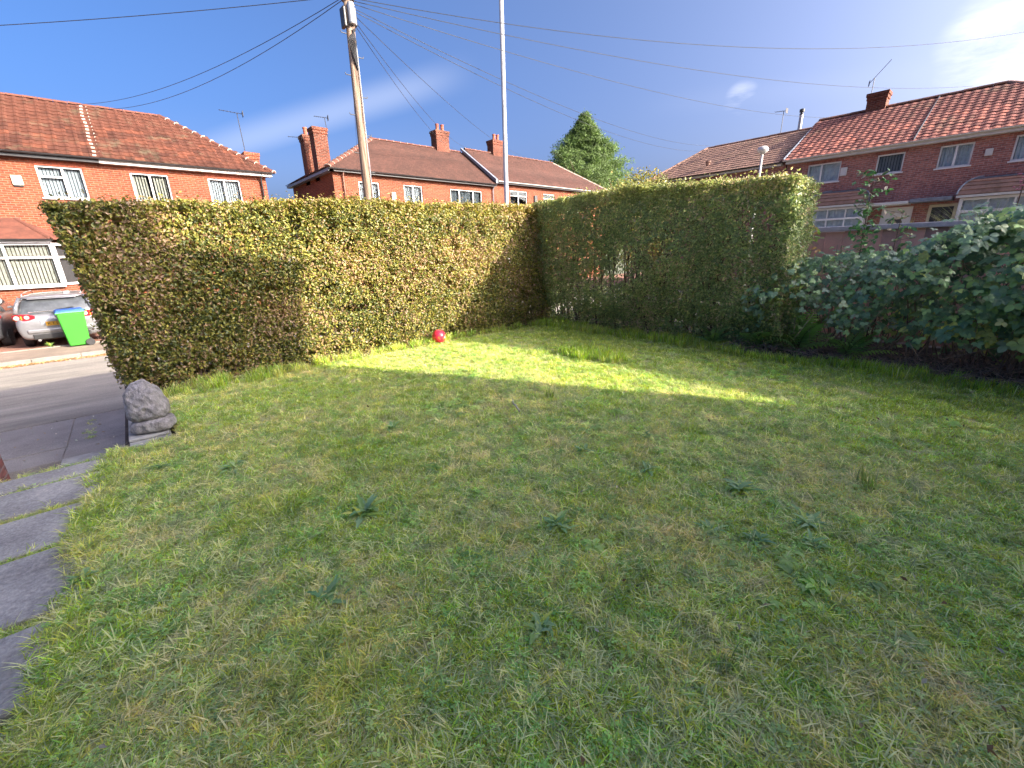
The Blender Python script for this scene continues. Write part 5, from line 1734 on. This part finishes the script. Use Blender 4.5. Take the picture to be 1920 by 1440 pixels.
for i in range(900):
    cand.append((rb.uniform(7.6, 8.45), rb.uniform(-3, 2.4), rb.uniform(.05, .95), Vector((-1, rb.gauss(0, .5), rb.gauss(.2, .5)))))
cand.sort(key=lambda c: (Vector(c[:3]) - CAM).length * (1.0 if c[1] > -.7 else 3))
rest = Soup()
raw = [compound_leaf(3 if i % 2 else 5, .075 + .012 * (i % 3), pal_b[i]) for i in range(6)]
raw = [(np.concatenate(r_.V), r_.F, np.concatenate(r_.C)) for r_ in raw]
for i, (X, Y, z, nrm) in enumerate(cand):
    nrm = (nrm.normalized() + Vector((rb.gauss(0, .28), rb.gauss(0, .28), rb.gauss(0, .2)))).normalized()
    q = nrm.to_track_quat('Z', 'Y').to_matrix().to_4x4() @ Matrix.Rotation(rb.uniform(2.0, 4.3), 4, 'Z')
    s = rb.uniform(.6, 1.15) * float(np.interp(Y, [0, .5, 1.2], [.86, .70, .55]))
    # yellowing leaves low on the right-hand side
    k = rb.choice([0, 1, 2, 3, 5, 0, 2, 1]) if not (z < .7 and Y < .8 and rb.random() < .28) else 4
    M_ = Matrix.Translation(Vector((X, Y, z)) - Vector(bramble.location)) @ q @ Matrix.Scale(s, 4)
    if i < 300:
        o = bpy.data.objects.new('leaf', bvar[k]); COL.objects.link(o); o.parent = bramble; o.matrix_basis = M_
    else:
        rest.add(raw[k][0], raw[k][1], raw[k][2], M_, rb.uniform(.65, 1.25))
fo = link('foliage', rest.mesh('foliage', M_leaf_bramble), None, bramble); fo['kind'] = 'stuff'
cn_ = MB(bramble.location)
for i in range(150):
    Y = rb.uniform(-1.5, 2.2); X0_ = 6.95 + rb.uniform(0, .8)
    tipY = Y + rb.gauss(0, .6); X1_ = X0_ - rb.uniform(.2, .8); h_ = rb.uniform(.4, 1.5)
    cn_.tube([(X0_, Y, 0), (X0_ * .7 + X1_ * .3, Y * .7 + tipY * .3, h_ * .8), ((X0_ + X1_) / 2, (Y + tipY) / 2, h_), (X1_, tipY, h_ * rb.uniform(.3, .8))], [.008, .007, .006, .003], 5)
cn_.build('cane', M_cane, bramble)
# seed heads: pale dried flower sprays
sh = MB(bramble.location)
for (X, Y, z) in ((6.75, 1.02, 1.20), (6.7, 1.1, 1.10), (6.8, .38, 1.32), (6.75, .32, 1.24), (6.7, .22, 1.0), (6.6, .2, .82)):
    for k in range(26):
        p = Vector((X, Y, z)); t = p + Vector((rb.gauss(-.04, .05), rb.gauss(0, .07), rb.gauss(.02, .06)))
        sh.tube([p, t], .003, 3); sh.lathe(t, [(.001, -.008), (.011, 0), (.001, .009)], 5)
sh.build('seed_head', simple('dried flowers', (.42, .29, .25), .9, var=.3, nscale=20), bramble)

# ferns
def frond(name, ln, n, parent, M_, tint, mat):
    so_ = Soup(); st = []
    for i in range(n):
        t = (i + 1) / (n + 1)
        y = ln * t; z = ln * (.55 * t - .75 * t * t); st.append((0, y, z))
        w = ln * .24 * math.sin(math.pi * min(1, .12 + t * .88)) ** .8
        for sgn in (-1, 1):
            v, f, c = leaf_geo(w, w * .22, 3, .05, .1, (.26, .42, .15), .15, .25)
            so_.add(v, f, c, Matrix.Translation((0, y, z)) @ Matrix.Rotation(R(sgn * -68), 4, 'Z') @ Matrix.Rotation(R(-8), 4, 'X'), tint)
    tb = MB().tube([(0, 0, 0)] + st[::3], .004, 3)
    so_.add(np.array([tuple(v) for v in tb.v]), tb.f, np.tile([.1, .11, .04], (len(tb.v), 1)))
    o = link(name, so_.mesh(name, mat), None, parent); o.matrix_basis = M_
    return o


for i, (x, y, s, lab) in enumerate(((6.75, 2.25, .66, 'green fern at the foot of the dark hedge, left of the brambles'), (6.85, 1.72, .78, 'tall fern growing between dark hedge and brambles'), (6.85, 1.15, .52, 'low fern spreading under the brambles over dark soil'), (6.62, 2.8, .42, 'small fern tucked under the dark hedge'))):
    rt_ = empty('fern', (x, y, .01), lab, 'fern')
    for k in range(11):
        a = rb.uniform(0, 6.28) if k > 6 else R(60 + 30 * k)
        frond('frond', s * rb.uniform(.75, 1.1), 15, rt_, Matrix.Rotation(a, 4, 'Z') @ Matrix.Rotation(R(rb.uniform(25, 75)), 4, 'X'), rb.uniform(.6, 1.2), M_leaf_weed)

# tall shrub stems rising above the fence rail
def tall_stem(loc, h, label, leafy, lean_=(0, 0), name='sapling'):
    rt_ = empty(name, loc, label, 'plant')
    st = MB(); so_ = Soup()
    st.tube([(0, 0, 0), (lean_[0] * .5, lean_[1] * .5, h * .5), (lean_[0], lean_[1], h)], [.014, .009, .003], 5)
    for i in range(leafy):
        t = rb.uniform(.52, 1.0); p = Vector((lean_[0] * t, lean_[1] * t, h * t))
        a = rb.uniform(0, 6.28); r_ = rb.uniform(.05, .20)
        q = p + Vector((math.cos(a) * r_, math.sin(a) * r_, rb.uniform(0, .09)))
        st.tube([p, q], .003, 3)
        for j in range(3):
            v, f, c = leaf_geo(rb.uniform(.045, .085), .038, 3, .1, .2, (.15, .27, .11) if rb.random() > .3 or t < .8 else (.45, .34, .28), 0, .2)
            so_.add(v, f, c, euler_m(q, rb.gauss(0, .6), rb.gauss(0, .6), rb.uniform(0, 6.28)), rb.uniform(.7, 1.4))
    st.build('stem', M_twig, rt_); link('foliage', so_.mesh('foliage', M_leaf_weed), None, rt_)


tall_stem((7.3, 1.30, 0), 2.28, 'thin leafy sapling rising in front of the fence against the brick house', 85, (0, .05))
tall_stem((7.5, 1.05, 0), 1.85, 'shorter thin sapling just right of the tall one, in front of the fence', 26, (0, -.03))
tall_stem((7.6, 1.95, 0), 1.68, 'small leafy sprig climbing the left end of the board fence', 34, (.1, .12))

# ornamental grasses beyond the fence
def pampas(loc, h, n, label):
    rt_ = empty('ornamental_grass', loc, label, 'plant')
    V = []; F = []; Cc = []
    for i in range(n):
        a = rb.uniform(0, 6.28); sp_ = rb.uniform(.1, .75); hh = h * rb.uniform(.6, 1)
        w = .009; k0 = len(V)
        for j in range(6):
            t = j / 5
            r_ = sp_ * t * t * h * .55; zz_ = hh * (t - .25 * t * t * t)
            px_ = math.cos(a) * r_; py_ = math.sin(a) * r_
            ww = w * (1 - t * .85)
            V += [(px_ - math.sin(a) * ww, py_ + math.cos(a) * ww, zz_), (px_ + math.sin(a) * ww, py_ - math.cos(a) * ww, zz_)]
            c = rb.choice([(.30, .34, .12), (.2, .28, .08), (.45, .43, .25)]); Cc += [c, c]
        for j in range(5): F.append((k0 + 2 * j, k0 + 2 * j + 1, k0 + 2 * j + 3, k0 + 2 * j + 2))
    link('blades', fast_mesh('blades', np.array(V), 4, np.array(Cc), np.array(F)), M_leaf_tree, rt_)


pampas((9.7, 1.15, .0), 2.45, 260, 'arching pale ornamental grass behind the fence in front of the doorway')
pampas((10.6, .35, .0), 2.75, 420, 'large arching pale grass behind the fence at right picture edge')
pf_ = empty('garden_flower', (10.2, .1, 0), 'pink flower spike above the ornamental grass at right edge', 'flower')
MB().tube([(0, 0, 0), (0, 0, 2.3)], .008, 5).build('stem', M_twig, pf_)
fl_ = MB()
for k in range(40): fl_.lathe((rb.gauss(0, .03), rb.gauss(0, .03), 2.15 + rb.uniform(0, .3)), [(.002, -.012), (.018, 0), (.002, .014)], 5)
fl_.build('flower', simple('pink petals', (.55, .2, .26), .7), pf_)

# lawn weeds: rosettes
wv = []
for i in range(5):
    so_ = Soup(); v, f, c = leaf_geo(.10, .022 + .005 * (i % 3), 8, .42, .25, [(.34, .50, .24), (.28, .44, .20), (.42, .54, .26), (.36, .50, .16), (.34, .48, .28)][i], .32 if i % 2 else .18, .12)
    so_.add(v, f, c); wv.append(so_.mesh('leaf', M_leaf_weed))
weeds = [(.77, 2.245, 1.25, 15, 'bluish green weed rosette in the left middle of the lawn, largest there'),
         (1.504, 1.373, .95, 11, 'weed rosette near the lower centre of the lawn'),
         (2.072, .772, .85, 11, 'leftmost weed of the cluster on the right of the lawn'),
         (2.17, .56, .85, 11, 'lowest weed of the cluster on the right of the lawn'),
         (2.52, .43, 1.0, 13, 'upper right weed of the cluster on the right of the lawn'),
         (2.36, .36, .8, 9, 'rightmost low weed of the cluster on the right lawn'),
         (2.60, .82, 1.2, 15, 'tall bushy weed standing above the right hand cluster'),
         (.274, 3.473, 1.0, 11, 'flat weed rosette on the left lawn below the stone ornament'),
         (2.423, 1.363, .8, 9, 'small weed rosette in the centre right of the lawn'),
         (1.469, 3.346, .9, 9, 'flat weed rosette in the middle of the shaded lawn, farther back'),
         (2.341, 1.866, .75, 9, 'small dark weed behind the centre of the lawn'),
         (2.894, 1.675, .7, 8, 'tiny weed near the shadow edge right of centre'),
         (.369, 1.726, .9, 9, 'broad leaved weed low on the left lawn'),
         (-.14, 3.896, .7, 8, 'small weed near the slab path edge'),
         (3.05, 2.5, .8, 9, 'weed by the edge of the sunlit patch of lawn'),
         (.95, .95, .9, 10, 'weed low in the front middle of the lawn'),
         (-.5, 2.68, .7, 8, 'weed at the ragged lawn edge beside the slabs')]
for x, y, s, n, lab in weeds:
    rt_ = empty('lawn_weed', (x, y, .012), lab, 'weed', 'weed rosettes in the lawn')
    for k in range(int(n * 2.2)):
        o = bpy.data.objects.new('leaf', wv[rb.randrange(5)]); COL.objects.link(o); o.parent = rt_
        o.matrix_basis = Matrix.Translation((rb.gauss(0, .018) * s, rb.gauss(0, .018) * s, 0)) @ Matrix.Rotation(k * 2.4 + rb.gauss(0, .3), 4, 'Z') @ Matrix.Rotation(R(rb.uniform(8, 48)), 4, 'X') @ Matrix.Scale(s * rb.uniform(.55, 1.1), 4)

# pale twig lying on the lawn and canes on the soil
tag(MB((2.55, 2.93, .03)).tube([(2.50, 2.78, .045), (2.56, 2.9, .06), (2.60, 2.98, .045), (2.68, 3.08, .05)], [.007, .009, .007, .004], 6).build('dry_twig', simple('bleached twig', (.5, .46, .36), .9, var=.2)), 'pale dry twig lying on the shaded lawn below the sunlit patch', 'twig')
bpy.context.view_layer.update()
bpy.data.objects['dry_twig'].location = (2.55, 2.93, .03)

dcn = MB()
for i in range(620):
    X = rb.uniform(6.42, 7.6); Y = rb.uniform(-1.4, 2.6); a = rb.gauss(1.57, .7); l_ = rb.uniform(.08, .5)
    z = .03 + rb.uniform(0, .07); dz = rb.uniform(-.02, .12)
    dcn.tube([(X, Y, z), (X + math.cos(a) * l_ * .5, Y + math.sin(a) * l_ * .5, z + abs(dz)), (X + math.cos(a) * l_, Y + math.sin(a) * l_, z + .01)], [.0035, .003, .002], 3, False)
tag(dcn.build('dead_canes', M_cane), 'tangle of dead bramble canes and stalks on the dark soil strip', 'twigs', kind='stuff')
litter('soil_litter', 'dead leaves scattered over the dark soil strip by the brambles', 2600, 6.4, 7.6, -1.5, 2.7, .03, [(.2, .13, .1), (.28, .2, .16), (.1, .08, .06), (.12, .14, .06)], .035, .04)
litter('hedge_litter', 'dry leaves collected under the sunlit hedge', 2600, -.1, 6.4, 6.5, 6.12, .03, [(.34, .22, .12), (.26, .16, .09), (.2, .19, .08)], .03, .03)
litter('lawn_litter', 'small fallen leaves lying in the lawn grass', 260, -.4, 6.2, -.4, 6.0, .035, [(.34, .26, .16), (.2, .12, .07), (.3, .3, .18), (.5, .45, .38)], .028, .02)

# ------------------------------------------------------------------ grass
def tuft(n, rad, hmin, hmax, kind, seed):
    g = np.random.default_rng(seed)
    V = []; F = []; Cc = []
    for i in range(n):
        a = g.uniform(0, 6.28); r_ = rad * math.sqrt(g.uniform()); x, y = math.cos(a) * r_, math.sin(a) * r_
        if kind == 'plantain':
            if i >= 9: continue
            a = i * 2.4; ln_ = g.uniform(.03, .062); w_ = ln_ * g.uniform(.16, .24); up_ = g.uniform(.1, .8)
            c = np.array([.42, .56, .20]) * g.uniform(.6, 1.15); k0 = len(V); dx, dy = math.cos(a), math.sin(a)
            for j, t in enumerate((.08, .4, .72, 1)):
                ww = w_ * (.3, 1, .9, .1)[j]; zz = ln_ * (up_ * t - (up_ + .1) * t * t * .8) + .012
                V += [(dx * ln_ * t - dy * ww, dy * ln_ * t + dx * ww, zz + ww * .3), (dx * ln_ * t, dy * ln_ * t, zz), (dx * ln_ * t + dy * ww, dy * ln_ * t - dx * ww, zz + ww * .3)]
                Cc += [c, c * .85, c]
            for j in range(3):
                q = k0 + 3 * j; F += [(q, q + 1, q + 4, q + 3), (q + 1, q + 2, q + 5, q + 4)]
            continue
        if kind == 'clover' and i % 3 == 0:
            z = g.uniform(.010, .03); s = g.uniform(.008, .017); c = np.array([.40, .56, .22]) * g.uniform(.7, 1.3)
            for k in range(3):
                t = a + k * 2.09; k0 = len(V)
                V += [(x, y, z), (x + math.cos(t - .5) * s * .8, y + math.sin(t - .5) * s * .8, z + .002), (x + math.cos(t) * s * 1.2, y + math.sin(t) * s * 1.2, z - .001), (x + math.cos(t + .5) * s * .8, y + math.sin(t + .5) * s * .8, z + .002)]
                F.append((k0, k0 + 1, k0 + 2, k0 + 3)); Cc += [c] * 4
            continue
        h = g.uniform(hmin, hmax); da = g.uniform(0, 6.28); lean_ = g.uniform(.25, 1.35) if kind != 'tall' else g.uniform(.1, .7)
        if kind == 'dry': lean_ = g.uniform(.8, 2.4)
        w = g.uniform(.0013, .0031) * (1.35 if kind == 'tall' else 1)
        dx, dy = math.cos(da), math.sin(da); sx, sy = -dy * w, dx * w
        if kind == 'dry' and g.uniform() < .75 or g.uniform() < .20: c = np.array([.92, .82, .56]) * g.uniform(.45, 1.15)
        else: c = np.array([.50, .55, .10]) * g.uniform(.4, 1.45) * np.array([g.uniform(.75, 1.3), 1, g.uniform(.7, 1.5)])
        k0 = len(V)
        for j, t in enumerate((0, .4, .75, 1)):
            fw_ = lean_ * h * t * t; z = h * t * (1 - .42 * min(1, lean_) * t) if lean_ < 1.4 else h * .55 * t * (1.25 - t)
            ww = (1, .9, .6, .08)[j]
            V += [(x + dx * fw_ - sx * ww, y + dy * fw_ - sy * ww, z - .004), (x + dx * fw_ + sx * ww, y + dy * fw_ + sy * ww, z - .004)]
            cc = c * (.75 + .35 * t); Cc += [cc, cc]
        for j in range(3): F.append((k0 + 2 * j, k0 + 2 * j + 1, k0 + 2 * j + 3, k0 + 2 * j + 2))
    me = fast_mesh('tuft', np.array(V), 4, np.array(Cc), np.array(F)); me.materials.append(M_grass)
    return bpy.data.objects.new('grass_tuft', me)


tcol = bpy.data.collections.new('grass_tufts')
kinds = [(46, .05, .02, .05, 'short'), (46, .055, .02, .045, 'short'), (46, .05, .025, .06, 'short'), (44, .05, .03, .07, 'dry'), (46, .055, .03, .06, 'dry'), (40, .05, .02, .045, 'clover'),
         (38, .055, .035, .085, 'long'), (42, .06, .03, .07, 'long'), (36, .05, .08, .17, 'tall'), (36, .055, .08, .17, 'tall'), (9, .02, .03, .05, 'plantain'), (9, .02, .03, .05, 'plantain')]
for i, k in enumerate(kinds):
    o = tuft(*k, seed=100 + i); o.name = 'grass_tuft_%02d' % i
    tcol.objects.link(o)


def grass_object(name, pts, kind_idx, scale, rot, label):
    me = bpy.data.meshes.new(name)
    me.vertices.add(len(pts)); me.vertices.foreach_set('co', np.ascontiguousarray(pts, dtype=np.float32).ravel())
    a = me.attributes.new('idx', 'INT', 'POINT'); a.data.foreach_set('value', np.ascontiguousarray(kind_idx, dtype=np.int32))
    a = me.attributes.new('scl', 'FLOAT', 'POINT'); a.data.foreach_set('value', np.ascontiguousarray(scale, dtype=np.float32))
    a = me.attributes.new('rot', 'FLOAT_VECTOR', 'POINT'); a.data.foreach_set('vector', np.ascontiguousarray(rot, dtype=np.float32).ravel())
    o = link(name, me, M_grass)
    ng = bpy.data.node_groups.new(name, 'GeometryNodeTree')
    ng.interface.new_socket('Geometry', in_out='INPUT', socket_type='NodeSocketGeometry')
    ng.interface.new_socket('Geometry', in_out='OUTPUT', socket_type='NodeSocketGeometry')
    gi = ng.nodes.new('NodeGroupInput'); go = ng.nodes.new('NodeGroupOutput')
    ci = ng.nodes.new('GeometryNodeCollectionInfo'); ci.inputs['Collection'].default_value = tcol
    ci.inputs['Separate Children'].default_value = True; ci.inputs['Reset Children'].default_value = True
    ip = ng.nodes.new('GeometryNodeInstanceOnPoints'); ip.inputs['Pick Instance'].default_value = True

    def na(nm, t):
        n = ng.nodes.new('GeometryNodeInputNamedAttribute'); n.data_type = t; n.inputs['Name'].default_value = nm
        return n.outputs['Attribute']
    ng.links.new(gi.outputs[0], ip.inputs['Points']); ng.links.new(ci.outputs[0], ip.inputs['Instance'])
    ng.links.new(na('idx', 'INT'), ip.inputs['Instance Index']); ng.links.new(na('rot', 'FLOAT_VECTOR'), ip.inputs['Rotation'])
    ng.links.new(na('scl', 'FLOAT'), ip.inputs['Scale'])
    ng.links.new(ip.outputs[0], go.inputs[0])
    md = o.modifiers.new('scatter', 'NODES'); md.node_group = ng
    return tag(o, label, 'grass', kind='stuff')


n = 84000
X = rng.uniform(-1.0, 7.0, n); Y = rng.uniform(-3.3, 6.62, n)
d = np.hypot(X, Y)
keep = rng.uniform(0, 1, n) < np.clip(2.6 / np.maximum(d, .8), .34, 1)
edge = -.74 + .058 * Y + .03 * np.sin(Y * 3.1) + .02 * np.sin(Y * 7.3)
keep &= (Y > -.7) | (rng.uniform(0, 1, n) < .35)
keep &= X > edge + .005
keep &= X < 6.52 + .14 * np.sin(Y * 2.3) + .08 * np.sin(Y * 6.1) + .25 * (Y > 2.5)
keep &= Y < 6.42 + .05 * np.sin(X * 4) - .10 * (X < 2.2)
keep &= ~((X < .03) & (Y > 4.58))
X, Y = X[keep], Y[keep]; P = np.stack([X, Y, np.zeros(len(X))], 1)
P[:, 2] = lawn_h(P)
m_ = len(P)
dn = vnoise(P, 1.0, 61) * .6 + vnoise(P, 3.7, 62) * .45
r_ = rng.uniform(0, 1, m_)
idx = rng.integers(0, 3, m_)
idx[r_ < .34 + .45 * dn] = 3 + rng.integers(0, 2, m_)[r_ < .34 + .45 * dn]
idx[r_ > .88] = 5
lush_ = (X * .25 + .0 > 1.35 + .2 * dn) | (vnoise(P, 1.7, 63) > .62)
sel = lush_ & (rng.uniform(0, 1, m_) < .55); idx[sel] = 6 + rng.integers(0, 2, m_)[sel]
ed_ = (X < -.74 + .058 * Y + .14) & (rng.uniform(0, 1, m_) < .5)
idx[ed_] = 6 + rng.integers(0, 2, m_)[ed_]
tall = ((np.hypot(X - 4.75, (Y - 3.7) * .45) < .26) & (rng.uniform(0, 1, m_) < .45)) | ((Y > 6.2 - .3 * (X < 1.6)) & (rng.uniform(0, 1, m_) < .35)) | ((X > 6.15) & (rng.uniform(0, 1, m_) < .35)) | (rng.uniform(0, 1, m_) < .0003)
idx[tall] = 8 + rng.integers(0, 2, m_)[tall]
pl_ = (vnoise(P, 1.4, 81) * .5 + rng.uniform(0, 1, m_) * .5 > .80 - .25 * (vnoise(P, .8, 82) > .3)) & (rng.uniform(0, 1, m_) < .35); idx[pl_] = 10 + rng.integers(0, 2, m_)[pl_]
scl = rng.uniform(.62, 1.12, m_)
scl[pl_] *= 1.25
rot = np.stack([rng.normal(0, .12, m_), rng.normal(0, .12, m_), rng.uniform(0, 6.28, m_)], 1)
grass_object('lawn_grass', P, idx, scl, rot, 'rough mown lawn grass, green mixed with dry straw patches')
# grass in the joints of path and pavement
jp = []
for yj in rows[2:]:
    k = int(330 * (1 if yj < 4.3 else .5)); x = rng.uniform(-2.4, -.5, k); dens = vnoise(np.stack([x, x * 0 + yj, x * 0], 1), 2.6, 71)
    x = x[(dens > -.45) | (x > -.9)]
    jp.append(np.stack([x, yj + rng.normal(0, .030, len(x)), np.full(len(x), -.03)], 1))
x = rng.normal(-1.12, .035, 60); jp.append(np.stack([x, rng.uniform(3.74, 4.22, 60), np.full(60, -.03)], 1))
for X0_, Y0_, Y1_ in ((-.9, 7.85, 8.9), (-2.0, 7.9, 9.2)):
    jp.append(np.stack([rng.normal(X0_, .02, 16), rng.uniform(Y0_, Y1_, 16), np.full(16, GZ + .09)], 1))
jp = np.concatenate(jp)
grass_object('joint_grass', jp, rng.integers(3, 8, len(jp)) % 8, rng.uniform(.45, .85, len(jp)), np.stack([rng.normal(0, .2, len(jp)), rng.normal(0, .2, len(jp)), rng.uniform(0, 6.28, len(jp))], 1), 'moss and grass growing in the joints of path and pavement slabs')
# drive weed in front of the silver car
dw = empty('drive_weed', (-2.15, 17.98, GZ + .1), 'yellowish weed growing at the drive edge below the silver car', 'weed')
for k in range(16):
    o = bpy.data.objects.new('leaf', wv[3]); COL.objects.link(o); o.parent = dw
    o.matrix_basis = Matrix.Rotation(k * 2.4, 4, 'Z') @ Matrix.Rotation(R(rb.uniform(20, 70)), 4, 'X') @ Matrix.Scale(rb.uniform(1.2, 2.4), 4)
